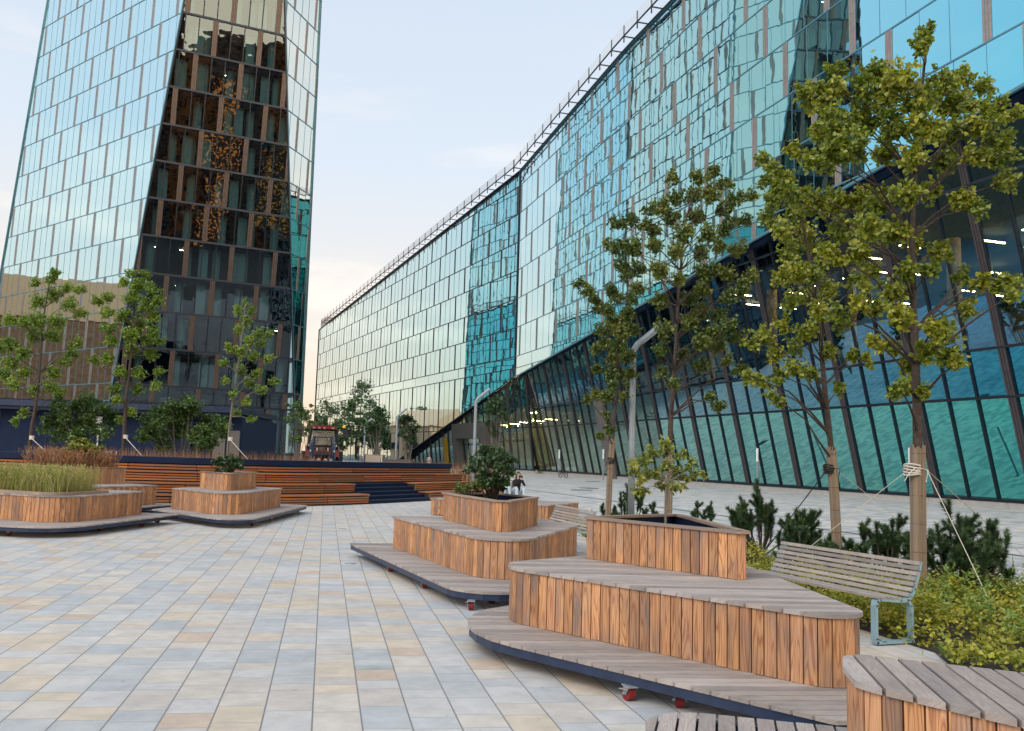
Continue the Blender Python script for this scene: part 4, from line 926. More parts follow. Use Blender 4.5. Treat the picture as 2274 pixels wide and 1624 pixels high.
tree('maple_tree', 'narrow sparse maple with pale stems before the dark tower facet', 'tree', 35.5, [(505,1020),(508,960),(514,915),(523,846),(534,778),(541,710),(546,675)], M3, 'maple', .09, 1.7, .06, bark='bark_pale', seed=23, group=mg, droop=-.15, flat=.45, asp=.9)
def shrub(name, label, cat, Y, px, py, wx, hy, n, r, lm, size, dens, seed, basey, bark='bark_pale', stems=5, group=None, zb=0., depth=1., droop=-.1, flat=.4, asp=.85):
    rg = random.Random(seed); s = FPX/Y; b0 = gy(px, basey, Y); b0.z = zb if zb is not None else b0.z
    t = thing(name, label, cat, (b0.x, Y, b0.z), 0, group); lf = MB(); br = MB()
    for i in range(n):
        while 1:
            u, v = rg.uniform(-1, 1), rg.uniform(-1, 1)
            if u*u+v*v < 1: break
        c = gy(px+u*wx, py+v*hy, Y+rg.uniform(-1, 1)*depth); k = b0+V(rg.uniform(-.2, .2)*wx/s*.6, 0, 0)
        m_ = k.lerp(c, .55)+V(0, 0, abs(c.x-k.x)*.15)
        br.tube([k, m_, c], [size*.16, size*.11, size*.05], 5, False)
        clump(lf, br, c, r/s, rg, size, int(dens*10*(r/s/size)**1.8), droop, flat, twr=size*.04, asp=asp, sq=.7)
    br.build('stems', MAT[bark], t); lf.build('foliage', MAT[lm], t); into(t); return t
sg = 'multi stem maples before the pavilion'
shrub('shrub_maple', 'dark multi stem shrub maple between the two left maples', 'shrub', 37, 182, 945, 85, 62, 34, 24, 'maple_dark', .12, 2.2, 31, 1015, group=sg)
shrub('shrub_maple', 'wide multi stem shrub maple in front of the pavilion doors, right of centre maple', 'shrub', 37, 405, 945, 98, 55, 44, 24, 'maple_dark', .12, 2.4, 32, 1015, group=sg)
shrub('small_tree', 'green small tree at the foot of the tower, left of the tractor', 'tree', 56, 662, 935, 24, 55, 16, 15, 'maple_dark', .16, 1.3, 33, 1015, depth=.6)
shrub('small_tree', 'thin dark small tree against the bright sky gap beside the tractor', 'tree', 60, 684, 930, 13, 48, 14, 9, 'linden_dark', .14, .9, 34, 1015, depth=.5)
for lb, px_, py_, w_, h_, Y, sd_ in (('dark young tree between the two farthest lamp posts', 838, 942, 24, 34, 70, 35), ('dark young tree behind the second lamp post from the left', 905, 955, 20, 34, 62, 36), ('small dark narrow tree before the grey entrance portal', 1101, 925, 20, 42, 50, 37)):
    shrub('young_tree', lb, 'tree', Y, px_, py_, w_, h_, 26, 12, 'bush', .17, 1.7, sd_, 1040, group='young trees along the office front', depth=.8)
# plants in the planters
shrub('leafy_bush', 'dark green spreading bush growing in the middle planter', 'shrub', 12.4, 1093, 1040, 52, 46, 54, 17, 'bush', .062, 1.9, 41, 1100, bark='bark', zb=.86, depth=.35, droop=-.2, flat=.3, asp=.6)
shrub('trailing_shrub', 'low russet trailing shrub at the left side of the middle planter', 'shrub', 12.2, 1040, 1083, 34, 14, 14, 12, 'linden_dark', .04, 1.2, 42, 1098, bark='bark', zb=.86, depth=.25)
shrub('low_shrub', 'small dark rose like shrub in the top box of the far left planter', 'shrub', 20, 506, 1031, 32, 16, 26, 11, 'bush', .075, 1.5, 43, 1048, bark='bark', zb=.86, depth=.35)
shrub('pale_shrub', 'bright yellow green shrub above the dry grass in the rear left planter', 'shrub', 20.6, 182, 1000, 36, 25, 26, 14, 'lime', .085, 1.2, 44, 1040, bark='bark', zb=.86, depth=.4, droop=-.1, flat=.7)
ASH = [(1405,1045,16),(1425,1022,18),(1450,1005,18),(1480,1000,20),(1510,1012,18),(1535,1030,18),(1552,1048,14),(1420,1068,16),(1445,1045,20),(1475,1035,20),(1505,1045,20),(1530,1062,16),(1432,1090,14),(1460,1075,16),(1495,1080,14),(1475,985,14),(1415,1095,12),(1520,1085,12),(1400,1030,12),(1565,1055,9)]
tree('young_ash_tree', 'slim young tree with yellow green leaves in the nearest planter box', 'tree', 8.3, [(1477,1162),(1479,1120),(1482,1080),(1484,1045),(1486,1010)], ASH, 'lime', .055, 1.7, .014, bark='bark_pale', seed=45, depth=.16, droop=-.35, flat=.35, asp=.5, base_z=.86, rbr=.5)
def blades(name, label, poly, n, h, w, lm, zb, seed, kind=None, cat=None, lean=.25, heads=False, group=None):
    rg = random.Random(seed); b = MB(); x0, x1 = min(p[0] for p in poly), max(p[0] for p in poly); y0, y1 = min(p[1] for p in poly), max(p[1] for p in poly)
    for i in range(n):
        x, y = rg.uniform(x0, x1), rg.uniform(y0, y1)
        sp = span_x(poly, y)
        if not sp or not sp[0] < x < sp[1]: continue
        b.r = rg.random(); hh = h*rg.uniform(.55, 1.1); l = V(rg.gauss(0, lean), rg.gauss(0, lean), 0)*hh; a = rg.uniform(0, 6.28); sd_ = V(math.cos(a), math.sin(a), 0)*w*.5
        p0 = V(x, y, zb); p1 = p0+l*.35+V(0, 0, hh*.6); p2 = p0+l+V(0, 0, hh)
        b.face([p0-sd_, p0+sd_, p1+sd_*.8, p1-sd_*.8]); b.face([p1-sd_*.8, p1+sd_*.8, p2])
        if heads and rg.random() < .6:
            for k in range(4): q = p1.lerp(p2, .3+.2*k); b.face([q, q+rdir(rg)*w*3, q+V(0, 0, w*4)])
    o = b.build(name, MAT[lm]); return tag(o, label, cat or 'grass', group, kind)
blades('green_grass', 'soft tall green grass filling the front left planter bed', [(-9.3, 16), (-7.0, 15.15), (-6.75, 16.4), (-8.6, 17.15)], 4600, .46, .009, 'grass_green', .67, 51, 'stuff', heads=True)
blades('dry_grass', 'dry orange feathery grass standing in the rear left planter', [(-10.4, 20.6), (-8.7, 19.85), (-8.15, 20.9), (-9.6, 21.6)], 2600, .55, .012, 'grass_dry', .87, 52, 'stuff', heads=True)
blades('dry_grass_strip', 'strip of dry grass behind the dark coping, left of the tractor', [(-17, 33), (-5.4, 33), (-5.4, 35), (-17, 35)], 3800, 1.45, .03, 'grass_dry', 0, 53, 'stuff', lean=.12)
blades('dry_grass_strip', 'strip of dry grass behind the coping, right of the tractor by the steel bin', [(-5, 42.5), (2, 42.5), (2, 44), (-5, 44)], 1500, 1.35, .03, 'grass_dry', 0, 54, 'stuff', lean=.12)
# planting strip on the right
def into_strip(px_, py_): p = gz(px_, py_); return (p.x, p.y)
strip = [into_strip(1560, 1250), into_strip(1900, 1395), into_strip(2075, 1450), into_strip(2120, 1490), (4.6, 6.3), (9.5, 6.3), (9.2, 11.8), (6.9, 12.9), (5.4, 15), (3.6, 21.5), (2.7, 21.5), (2.6, 16.5)]
b = MB(); b.face([(p[0], p[1], .012) for p in strip]); tag(b.build('planting_soil', MAT['soil']), kind='structure')
def inside(poly, x, y):
    c = False
    for i in range(len(poly)):
        a, b_ = poly[i], poly[i-1]
        if (a[1] > y) != (b_[1] > y) and x < (b_[0]-a[0])*(y-a[1])/(b_[1]-a[1])+a[0]: c = not c
    return c
rg = random.Random(61); lf = MB(); n_ = 0
while n_ < 1500:
    x, y = rg.uniform(2.5, 9.5), rg.uniform(6.3, 21)
    if not inside(strip, x, y): continue
    n_ += 1; lf.base = rg.uniform(.15, .75); r = rg.uniform(.09, .16); zc = rg.uniform(.04, .2)+.12*math.sin(x*3.1)*math.sin(y*2.3)
    for k in range(46 if y < 12 else 26): add_leaf(lf, V(x, y, max(.02, zc))+V(rg.gauss(0, r*.6), rg.gauss(0, r*.6), rg.gauss(0, r*.45)), rg, .045, -.1, .5, .75)
tag(lf.build('ground_cover', MAT['cover']), 'low yellow green ground cover filling the planting strip', 'ground cover', kind='stuff')
rg = random.Random(62); lf = MB(); st_ = MB(); n_ = 0
while n_ < 330:
    x, y = rg.uniform(3.8, 9), rg.uniform(6.3, 11.5)
    if not inside(strip, x, y) or (x < 4.6 and y > 8.6): continue
    if rg.random() > .35+.65*(x > 4.9): continue
    n_ += 1; h = rg.uniform(.22, .5); l = V(rg.gauss(0, .12), rg.gauss(0, .12), 1).normalized(); p0 = V(x, y, 0); st_.tube([p0, p0+l*h], [.003, .002], 3, False); lf.base = rg.uniform(.2, .8)
    for k in range(26): add_leaf(lf, p0+l*h*rg.uniform(.25, 1), rg, .075, .25, .2, .3)
for i in range(len(st_.f)): pass
tag(lf.build('tall_weeds', MAT['weed']), 'pale green leafy weeds at the right edge, round the guy rope foot', 'weeds', kind='stuff')
def far_tree(x, y, h, seed):
    rg = random.Random(seed); t = thing('hillside_tree', 'large tree on the far hillside, mirrored in the lowest rows of the office glass', 'tree', (x, y, 0), 0, 'trees on the mirrored hillside')
    b = MB(); b.tube([(x, y, 0), (x+.3, y, h*.4), (x, y, h*.8)], [.5, .35, .1], 8); b.build('trunk', MAT['bark'], t); lf = MB(); w = h*rg.uniform(.28, .42)
    for i in range(26):
        a, f = rg.uniform(0, 6.28), rg.uniform(.25, 1); r = w*math.sin(min(1, (1.08-f)*1.5)*1.57)*rg.uniform(.4, 1); lf.base = rg.uniform(.2, .8); c = V(x+math.cos(a)*r, y+math.sin(a)*r, h*f)
        for k in range(60): add_leaf(lf, c+rdir(rg)*rg.uniform(0, w*.32), rg, .75, -.1, .3)
    lf.build('crown', MAT['maple_dark'], t); into(t)
for i in range(26):
    r_ = random.Random(300+i); f_ = (i % 13)/12; far_tree(-57-f_*75+r_.uniform(-2, 2), (258 if i < 13 else 246)-f_*34+r_.uniform(-4, 4), r_.uniform(11, 18)+(7 if i in (3, 4, 16) else 0), 310+i)
def pine(label, px_, top, basey, wpx, n, seed):
    rg = random.Random(seed); g0 = gz(px_, basey); s = FPX/g0.y; h = (basey-top)/s; w = wpx/s
    t = thing('dwarf_pine', label, 'shrub', (g0.x, g0.y, 0), 0, 'dwarf pines in the planting strip'); br = MB(); nd = MB()
    for i in range(int(n*.42)):
        a = rg.uniform(0, 6.28); rr = math.sqrt(rg.random())*w*1.1; hh = h*(1-.5*(rr/w/1.1)**1.6)*rg.uniform(.5, 1.1); e_ = g0+V(math.cos(a)*rr, math.sin(a)*rr*.8, hh)
        m_ = g0+V(math.cos(a)*rr*.85, math.sin(a)*rr*.7, hh*.45); c0 = g0.lerp(m_, .15)
        br.tube([g0, m_, e_], [.016, .012, .005], 5, False)
        nd.base = rg.uniform(.1, .5); subs = [(m_.lerp(e_, -.1 if rg.random() < .5 else .2), e_)]
        for k in range(rg.randint(3, 5)):
            q = m_.lerp(e_, rg.uniform(.2, .8)); d = rdir(rg); d.z = abs(d.z)*.6+.7; subs.append((q, q+d.normalized()*rg.uniform(.1, .22)))
        for q0, q1 in subs:
            ax = (q1-q0); L = ax.length; ax.normalize()
            for k in range(int(300*L/.25)+40):
                tt = rg.random()**.8; p = q0+ax*L*tt; d = (rdir(rg)+ax*1.0).normalized(); sd_ = d.cross(rdir(rg)).normalized()*.0042; nd.r = min(1, max(0, nd.base+rg.gauss(0, .15)+(.35 if tt > .93 else 0)))
                nd.face([p-sd_, p+sd_, p+d*rg.uniform(.05, .085)])
    br.build('stems', MAT['bark'], t); nd.build('needles', MAT['pine'], t); into(t)
for a in (('dwarf pine beside the foot of the nearest lamp post', 1395, 1068, 1180, 62, 46, 71), ('small dwarf pine peeping over the nearest planter box, right of the young tree', 1562, 1110, 1185, 28, 16, 72),
          ('tallest dwarf pine directly right of the nearest planter box', 1690, 1072, 1240, 62, 60, 73), ('dwarf pine left of the near bench back', 1785, 1128, 1290, 62, 60, 74),
          ('small dwarf pine at the foot of the strapped linden trunk', 1872, 1175, 1270, 36, 26, 75), ('dwarf pine left of the largest tree trunk, behind the bench', 1975, 1124, 1290, 70, 48, 76), ('spreading dwarf pine right of the largest tree trunk', 2135, 1130, 1325, 105, 95, 77)): pine(*a)
def rope(label, pts, m_='rope', r=.006, grp='guy ropes'):
    b = MB(); b.tube(pts, r, 5); o = b.build('guy_rope', MAT[m_]); tag(o, label, 'rope', grp)
TB, T2 = gy(2038, 1042, 10.45), gy(1847, 1042, 13.2)
rope('white guy rope from the largest tree trunk down to the far right', [TB+V(.1, 0, 0), gz(2285, 1245)]); rope('thin guy rope from the largest tree trunk to the lower right weeds', [TB+V(.08, -.05, 0), gz(2215, 1372)], r=.005)
rope('thin white guy rope from the largest tree trunk down towards the left pine bush', [TB-V(.1, 0, 0), gz(1690, 1300)], r=.004)
rope('double black guy strap from the strapped trunk down to the lower left', [T2-V(.06, 0, 0), gz(1690, 1235)], 'rope_dark', .009); rope('white guy rope from the strapped trunk to the right', [T2+V(.06, 0, 0), gz(2010, 1165)], r=.005)
def lash(label, c, r, m_):
    b = MB()
    for k in range(5): b.tube([c+V(math.cos(a)*r, math.sin(a)*r, -.03*k+.01*math.sin(a*2+k)) for a in [2*math.pi*i/14 for i in range(15)]], .011, 5)
    b.tube([c+V(-.02, -r, -.04), c+V(-.12, -r-.03, -.12), c+V(-.16, -r-.02, -.2)], .006, 4); b.tube([c+V(.03, -r, -.04), c+V(.13, -r-.02, -.06), c+V(.1, -r-.02, -.2)], .006, 4)
    tag(b.build('rope_lashing', MAT[m_]), label, 'rope')
lash('white rope lashing knotted round the largest trunk', TB+V(-.01, .1, .05), .096, 'rope'); lash('black strap lashing round the second trunk', T2+V(0, .1, .06), .078, 'rope_dark'); lash('dark tie round the reed wrap of the thinnest linden', gy(1358, 1018, 19.35)+V(0, .05, 0), .07, 'rope_dark')
for lb, x, y, ex, ey in (('white guy rope beside the leftmost maple trunk', 68, 972, 112, 1012), ('white guy rope beside the central maple trunk', 277, 970, 320, 1018), ('white guy rope beside the narrow maple', 510, 975, 548, 1018)):
    p = gy(x, y, 35.3); e_ = gy(ex, ey, 34.3); rope(lb, [p, e_+(e_-p)*.8], r=.013, grp='guy ropes of the maples')
    b = MB(); b.tube([p+V(0, .1, .08), p+V(0, .1, -.08)], .092, 10); tag(b.build('trunk_tie', MAT['rope']), lb.replace('guy rope', 'cloth tie').replace('beside', 'round'), 'tie', 'ties of the maples')
# ================================================================== benches
MAT['bench_blue'] = plain('pale blue painted casting', (.27, .42, .50), .45, .2, .06, 10)
MAT['bench_wood'] = wood('grey weathered bench slats', (.40, .35, .30), (.32, .29, .26), (.16, .13, .11), grain=.4, grey=.3)
def bench():
    t = thing('park_bench', 'near slatted park bench with pale blue frame, behind the largest planter', 'bench', (0, 0, 0), 0, 'slatted benches along the planting strip')
    Lb = 1.85
    prof = [(.22, .02), (.23, .06), (.228, .35), (.215, .39), (.18, .405), (-.06, .385), (-.14, .39), (-.19, .42), (-.23, .49), (-.29, .65), (-.31, .73)]
    rear = [(-.15, .39), (-.19, .34), (-.195, .06), (-.185, .02)]
    for x in (.03, Lb-.03):
        b = MB()
        for P_ in (prof, rear, [(.225, .025), (-.205, .025)]):
            for i in range(len(P_)-1):
                a, c = V(x, P_[i][0], P_[i][1]), V(x, P_[i+1][0], P_[i+1][1]); d = (c-a).normalized()*.006; b.bar(a-d, c+d, .026, .06, V(1, 0, 0))
        b.box(x-.03, x+.03, .12, .17, .03, .05); b.box(x-.03, x+.03, -.16, -.11, .03, .05)
        b.build('end_frame', MAT['bench_blue'], t)
    ys = [(.205-.062*k, .415-.004*k) for k in range(5)]
    for y, z in ys: b = MB(); b.box(.0, Lb, y-.023, y+.023, z, z+.022); b.build('seat_slat', MAT['bench_wood'], t)
    for k in range(7):
        f_ = k/6; y, z = -.15-.14*f_-.03*math.sin(f_*3.1)*.5, .44+.28*f_
        b = MB(); b.obox((Lb/2, y, z), V(Lb/2, 0, 0), V(0, .009, .003), V(0, -.007, .0165)); b.build('back_slat', MAT['bench_wood'], t)
    b = MB(); b.box(0.01, .06, -.19, -.182, .66, .7); 
    return t
bn = bench(); bn.location = (4.0, 7.98, 0); bn.rotation_euler = (0, 0, R(110))
for x_ in bn.children:
    pass
b2 = copy_tree(bn); b2.location = (1.98, 14.35, 0); b2.rotation_euler = (0, 0, R(104)); b2['label'] = 'farther slatted bench half hidden between the middle and the largest planter'
# ================================================================== tractor
def tractor():
    t = thing('tractor', 'red tractor with dark front loader arms and an orange beacon, parked beyond the coping wall', 'tractor', (0, 0, 0))
    red = plain('red tractor paint', (.16, .01, .012), .4, 0, .1, 4); dk = plain('dark blue loader steel', (.03, .045, .075), .4, .3); blk = MAT['rubber']
    gls, t_, b_, o_ = mat('cab glass'); b_.inputs['Base Color'].default_value = (.3, .28, .24, 1); b_.inputs['Alpha'].default_value = .35; b_.inputs['Roughness'].default_value = .08
    for sx_ in (-1, 1):
        for nm, x, y, r, w in (('rear_wheel', .76, .95, .8, .4), ('front_wheel', .7, -.95, .5, .28)):
            b = MB(); x_ = sx_*x; b.tube([(x_-w/2, y, r), (x_-w/2+.04, y, r), (x_+w/2-.04, y, r), (x_+w/2, y, r)], [r*.9, r*.97, r*.97, r*.9], 28)
            for k in range(24):
                a = 2*math.pi*k/24; c = V(x_, y+math.cos(a)*r*.97, r+math.sin(a)*r*.97); b.obox(c, V(w*.46, 0, 0), V(0, -math.sin(a), math.cos(a))*.035+V(.05 if k % 2 else -.05, 0, 0), V(0, math.cos(a), math.sin(a))*.03)
            wh_ = b.build(nm, blk, t); b = MB(); b.tube([(x_-w/2-.01, y, r), (x_+w/2+.01, y, r)], r*.5, 18); b.build('rim', red, wh_)
        b = MB(); P_ = [(sx_*.55, y, z) for y, z in ((.2, 1.35), (.3, 1.66), (.8, 1.84), (1.4, 1.72))]
        for i in range(3): b.bar(P_[i], P_[i+1], .52, .07)
        for i in range(3): b.bar(V(*P_[i])+V(sx_*.24, 0, -.1), V(*P_[i+1])+V(sx_*.24, 0, -.1), .04, .2)
        b.build('fender', red, t)
        b = MB(); b.box(sx_*.62-.06, sx_*.62+.06, .1, .16, 1.84, 1.92); b.build('side_lamp', plain('lamp glass', (.7, .7, .66), .2), t)
    b = MB(); b.box(-.33, .33, -1.5, .1, 1.05, 1.62); b.slab([(-.33, -1.5, 1.05), (.33, -1.5, 1.05), (.3, -1.62, 1.5), (-.3, -1.62, 1.5)], V(0, .1, 0)); b.build('hood', red, t)
    b = MB(); b.box(-.26, .26, -1.64, -1.6, 1.3, 1.5)
    for k in range(5): b.box(-.26, .26, -1.66, -1.63, 1.3+k*.045, 1.315+k*.045)
    b.build('grille', blk, t)
    b = MB(); b.box(-.35, .35, -1.6, 1.3, .6, 1.05); b.box(-.75, .75, .85, 1.05, .7, .9); b.box(-.65, .65, -1.0, -.9, .45, .6); b.build('chassis', blk, t)
    for sx_ in (-1, 1): b = MB(); b.tube([(sx_*.15, -1.7, 1.22), (sx_*.15, -1.62, 1.22)], .075, 12); b.build('headlight', plain('headlight glass', (.75, .75, .7), .15), t)
    cab = MB()
    F0, F1, B0, B1 = [(-.68, .18, 1.86), (.68, .18, 1.86)], [(-.58, .3, 2.66), (.58, .3, 2.66)], [(-.7, 1.5, 1.5), (.7, 1.5, 1.5)], [(-.58, 1.45, 2.66), (.58, 1.45, 2.66)]
    for a, c in list(zip(F0, F1))+list(zip(B0, B1))+[(F0[0], F0[1]), (F1[0], F1[1]), (B0[0], B0[1]), (B1[0], B1[1]), (F0[0], B0[0]), (F0[1], B0[1])]: cab.bar(a, c, .1, .1)
    co = cab.build('cab_frame', blk, t)
    b = MB(); b.face([F0[0], F0[1], F1[1], F1[0]]); b.build('windshield', gls, co)
    b = MB(); b.face([F0[0], F1[0], B1[0], B0[0]]); b.face([F0[1], F1[1], B1[1], B0[1]]); b.face([B0[0], B0[1], B1[1], B1[0]]); b.build('side_glass', gls, co)
    b = MB(); b.slab([(-.62, .1, 2.67), (.62, .1, 2.67), (.62, 1.55, 2.67), (-.62, 1.55, 2.67)], V(0, 0, .12)); b.slab([(-.5, .25, 2.79), (.5, .25, 2.79), (.5, 1.4, 2.79), (-.5, 1.4, 2.79)], V(0, 0, .07)); b.build('roof', red, t)
    for x in (-.45, -.2, .05, .45): b = MB(); b.box(x-.06, x+.06, .06, .12, 2.68, 2.77); b.build('work_light', MAT['strip_grey'], t)
    b = MB(); b.tube([(0, .8, 1.3), (0, .85, 2.0), (0, .84, 2.25)], [.26, .24, .12], 10); b.box(-.3, .3, .5, 1., 1.4, 1.55); b.build('seat', plain('grey seat', (.3, .28, .25), .8), t)
    b = MB(); b.tube([(-.18, .45, 1.75), (-.12, .45, 1.9), (.12, .45, 1.9), (.18, .45, 1.75)], .02, 6); b.build('steering_wheel', blk, t)
    for sx_ in (-1, 1):
        b = MB(); b.bar((sx_*.47, -.2, 1.3), (sx_*.42, -.2, 2.3), .1, .14); b.bar((sx_*.42, -.2, 2.28), (sx_*.5, -1.3, 1.9), .09, .13); b.bar((sx_*.5, -1.3, 1.93), (sx_*.52, -2.1, .9), .1, .14)
        b.bar((sx_*.5, -1.3, 1.85), (sx_*.5, -.3, 1.5), .06, .06); b.bar((sx_*.58, -1.5, 2.0), (sx_*.58, -2.15, 1.25), .05, .05); b.build('loader_arm', dk, t)
        b = MB(); b.box(sx_*.53-.02, sx_*.53+.02, -2.02, -1.98, 1.5, 1.66); b.build('marker_plate', wh, t)
        b = MB(); q = [(sx_*.72, .2, 2.3), (sx_*.95, .0, 2.3), (sx_*1.08, -.02, 2.35 if sx_ < 0 else 2.1)]; b.tube(q, .015, 6); b.tube([(sx_*.7, .2, 2.6), (sx_*1.05, -.02, 2.6)], .012, 6)
        b.box(sx_*1.08-.09, sx_*1.08+.09, -.05, .0, 2.34, 2.64); b.build('mirror', blk, t)
    b = MB(); b.bar((-.55, -1.95, 1.52), (.55, -1.95, 1.52), .16, .12); b.bar((-.42, -.2, 2.27), (.42, -.2, 2.27), .05, .05); b.build('cross_tube', dk, t)
    b = MB(); b.slab([(-.85, -2.2, .75), (.85, -2.2, .75), (.85, -2.15, 1.2), (-.85, -2.15, 1.2)], V(0, .04, 0)); b.slab([(-.85, -2.2, .72), (.85, -2.2, .72), (.85, -2.9, .7), (-.85, -2.9, .7)], V(0, 0, .04)); b.build('bucket', dk, t)
    b = MB(); b.tube([(.98, .5, 2.45), (.98, .5, 2.82)], .03, 6); b.tube([(.98, .5, 2.66), (.98, .5, 2.76)], .07, 10)
    bo = b.build('beacon_bracket', blk, t); b = MB(); b.tube([(.98, .5, 2.78), (.98, .5, 2.84), (.98, .5, 2.9)], [.075, .07, .03], 12); b.build('beacon', emis('orange beacon', (.9, .4, .03), .25), bo)
    return t
TRX = gy(716, 1000, 41.2).x; tr = tractor(); tr.location = (TRX, 41.2, 0); tr.rotation_euler = (0, 0, R(9)); tr['label'] = 'red tractor with dark front loader arms, parked beyond the coping wall'
# ================================================================== bicycles, people, small things
def bicycle(label):
    t = thing('bicycle', label, 'bicycle', (0, 0, 0)); blk = MAT['rubber']
    for x in (-.52, .52):
        b = MB(); b.tube([(x+math.cos(a)*.325, 0, .34+math.sin(a)*.325) for a in [2*math.pi*i/28 for i in range(29)]], .03, 8); w = b.build('wheel', blk, t)
        b = MB()
        for k in range(16): a = 2*math.pi*k/16; b.bar((x, 0, .34), (x+math.cos(a)*.31, 0, .34+math.sin(a)*.31), .003, .003)
        b.tube([(x, -.04, .34), (x, .04, .34)], .02, 8); b.build('spokes', MAT['rubber'], w)
    b = MB(); A, B, C_, D_, E_ = (-.52, 0, .34), (-.12, 0, .3), (-.24, 0, .82), (.34, 0, .84), (.52, 0, .34)
    for p, q in ((A, B), (A, C_), (B, C_), (C_, D_), (B, (.36, 0, .76)), (D_, E_)): b.tube([p, q], .034, 8)
    b.build('frame', blk, t)
    b = MB(); b.tube([C_, (-.27, 0, .93)], .013, 6); b.slab([(-.4, -.06, .93), (-.14, -.02, .93), (-.14, .02, .93), (-.4, .06, .93)], V(0, 0, .05)); b.build('saddle', blk, t)
    b = MB(); b.tube([D_, (.32, 0, .95), (.36, 0, .98)], .014, 6); b.tube([(.3, -.29, .98), (.37, -.1, .98), (.37, .1, .98), (.3, .29, .98)], .013, 6); b.build('handlebar', blk, t)
    b = MB(); b.tube([(-.12, -.08, .3), (-.12, .08, .3)], .09, 14); b.box(-.14, -.1, .08, .16, .13, .15); b.box(-.14, -.1, -.16, -.08, .45, .47); b.build('crank', MAT['steel'], t)
    return t
bk = bicycle('dark bicycle leaning at the slim light column by the leaning glass wall'); q_ = gz(1247, 1061); bk.location = (q_.x+.15, q_.y-.1, 0); bk.rotation_euler = (R(4), 0, R(-68))
for px_, Y, rz, lb in ((916, 96, 25, 'far bicycle left of the standing pedestrian, beyond the coping'), (944, 100, 70, 'far bicycle right next to the standing pedestrian, beyond the coping')):
    c_ = copy_tree(bk); q_ = gy(px_, 1020, Y); c_.location = (q_.x, Y, 0); c_.rotation_euler = (0, 0, R(rz)); c_['label'] = lb
import bmesh
def skin(name, joints, edges, mt, parent, sub=2):
    me = bpy.data.meshes.new(name); me.from_pydata([j[:3] for j in joints], edges, []); o = bpy.data.objects.new(name, me); COL.objects.link(o)
    m_ = o.modifiers.new('s', 'SKIN'); sv = me.skin_vertices[0].data
    for i, j in enumerate(joints): sv[i].radius = (j[3], j[4] if len(j) > 4 else j[3])
    sv[0].use_root = True
    o.modifiers.new('d', 'SUBSURF').levels = sub; bpy.context.view_layer.update()
    m2 = bpy.data.meshes.new_from_object(o.evaluated_get(bpy.context.evaluated_depsgraph_get())); m2.name = name; bpy.data.objects.remove(o)
    m2.materials.clear(); m2.materials.append(mt); m2.polygons.foreach_set('use_smooth', [True]*len(m2.polygons)); o = bpy.data.objects.new(name, m2); COL.objects.link(o); o.parent = parent; return o
SKINM = plain('skin', (.5, .3, .22), .6, var=.05)
def head(t, c, hair, tilt=0., long=False):
    b = bmesh.new(); bmesh.ops.create_icosphere(b, subdivisions=3, radius=.1)
    for v in b.verts:
        x, y, z = v.co; v.co = (x*.78, y*.95, z*1.18)
        if y < 0 and z < -.02: v.co.x *= .82
        if y < -.07 and abs(x) < .025 and -.04 < z < .02: v.co.y -= .018
        if y < -.05 and .0 < z < .03 and .02 < abs(x) < .05: v.co.y += .008
    me = bpy.data.meshes.new('head'); b.to_mesh(me); b.free(); me.materials.append(SKINM); o = bpy.data.objects.new('head', me); COL.objects.link(o); o.location = c; o.rotation_euler = (tilt, 0, 0); o.parent = t
    b = bmesh.new(); bmesh.ops.create_icosphere(b, subdivisions=3, radius=.112)
    for v in b.verts:
        x, y, z = v.co; v.co = (x*.82, y*.95+.012, z*1.16+.012)
        if y < -.03 and z < .05: v.co.y = -.02
        if long and z < -.01 and y > -.04: v.co.z = z*3.2; v.co.y += .03
    me = bpy.data.meshes.new('hair'); b.to_mesh(me); b.free(); me.materials.append(hair); h = bpy.data.objects.new('hair', me); COL.objects.link(h); h.location = c; h.rotation_euler = (tilt, 0, 0); h.parent = t
    m_ = MB()
    for s_ in (-1, 1): m_.obox((c[0]+s_*.032, c[1]-.093, c[2]+.01), V(.012, 0, 0), V(0, .004, 0), V(0, 0, .005))
    m_.build('eyes', MAT['rubber'], t)
def hand(t, p, d, side):
    """palm and five curled fingers from wrist p along d"""
    d = V(*d).normalized(); u = V(0, 0, 1)-d*d.z; u.normalize(); w = d.cross(u)
    J = [(*V(*p), .02), (*(V(*p)+d*.05), .03, .016)]; E_ = [(0, 1)]
    for k, L_ in enumerate((.055, .068, .07, .06)):
        a = V(*p)+d*.085+u*(.027-.018*k); J += [(*a, .011), (*(a+d*L_*.5+w*side*.012), .009), (*(a+d*L_*.6+w*side*.04), .008)]; n = len(J); E_ += [(1, n-3), (n-3, n-2), (n-2, n-1)]
    a = V(*p)+d*.04+u*.035; J += [(*a, .012), (*(a+d*.03+u*.01+w*side*.02), .01)]; n = len(J); E_ += [(1, n-2), (n-2, n-1)]
    return skin('hand', J, E_, SKINM, t, 1)
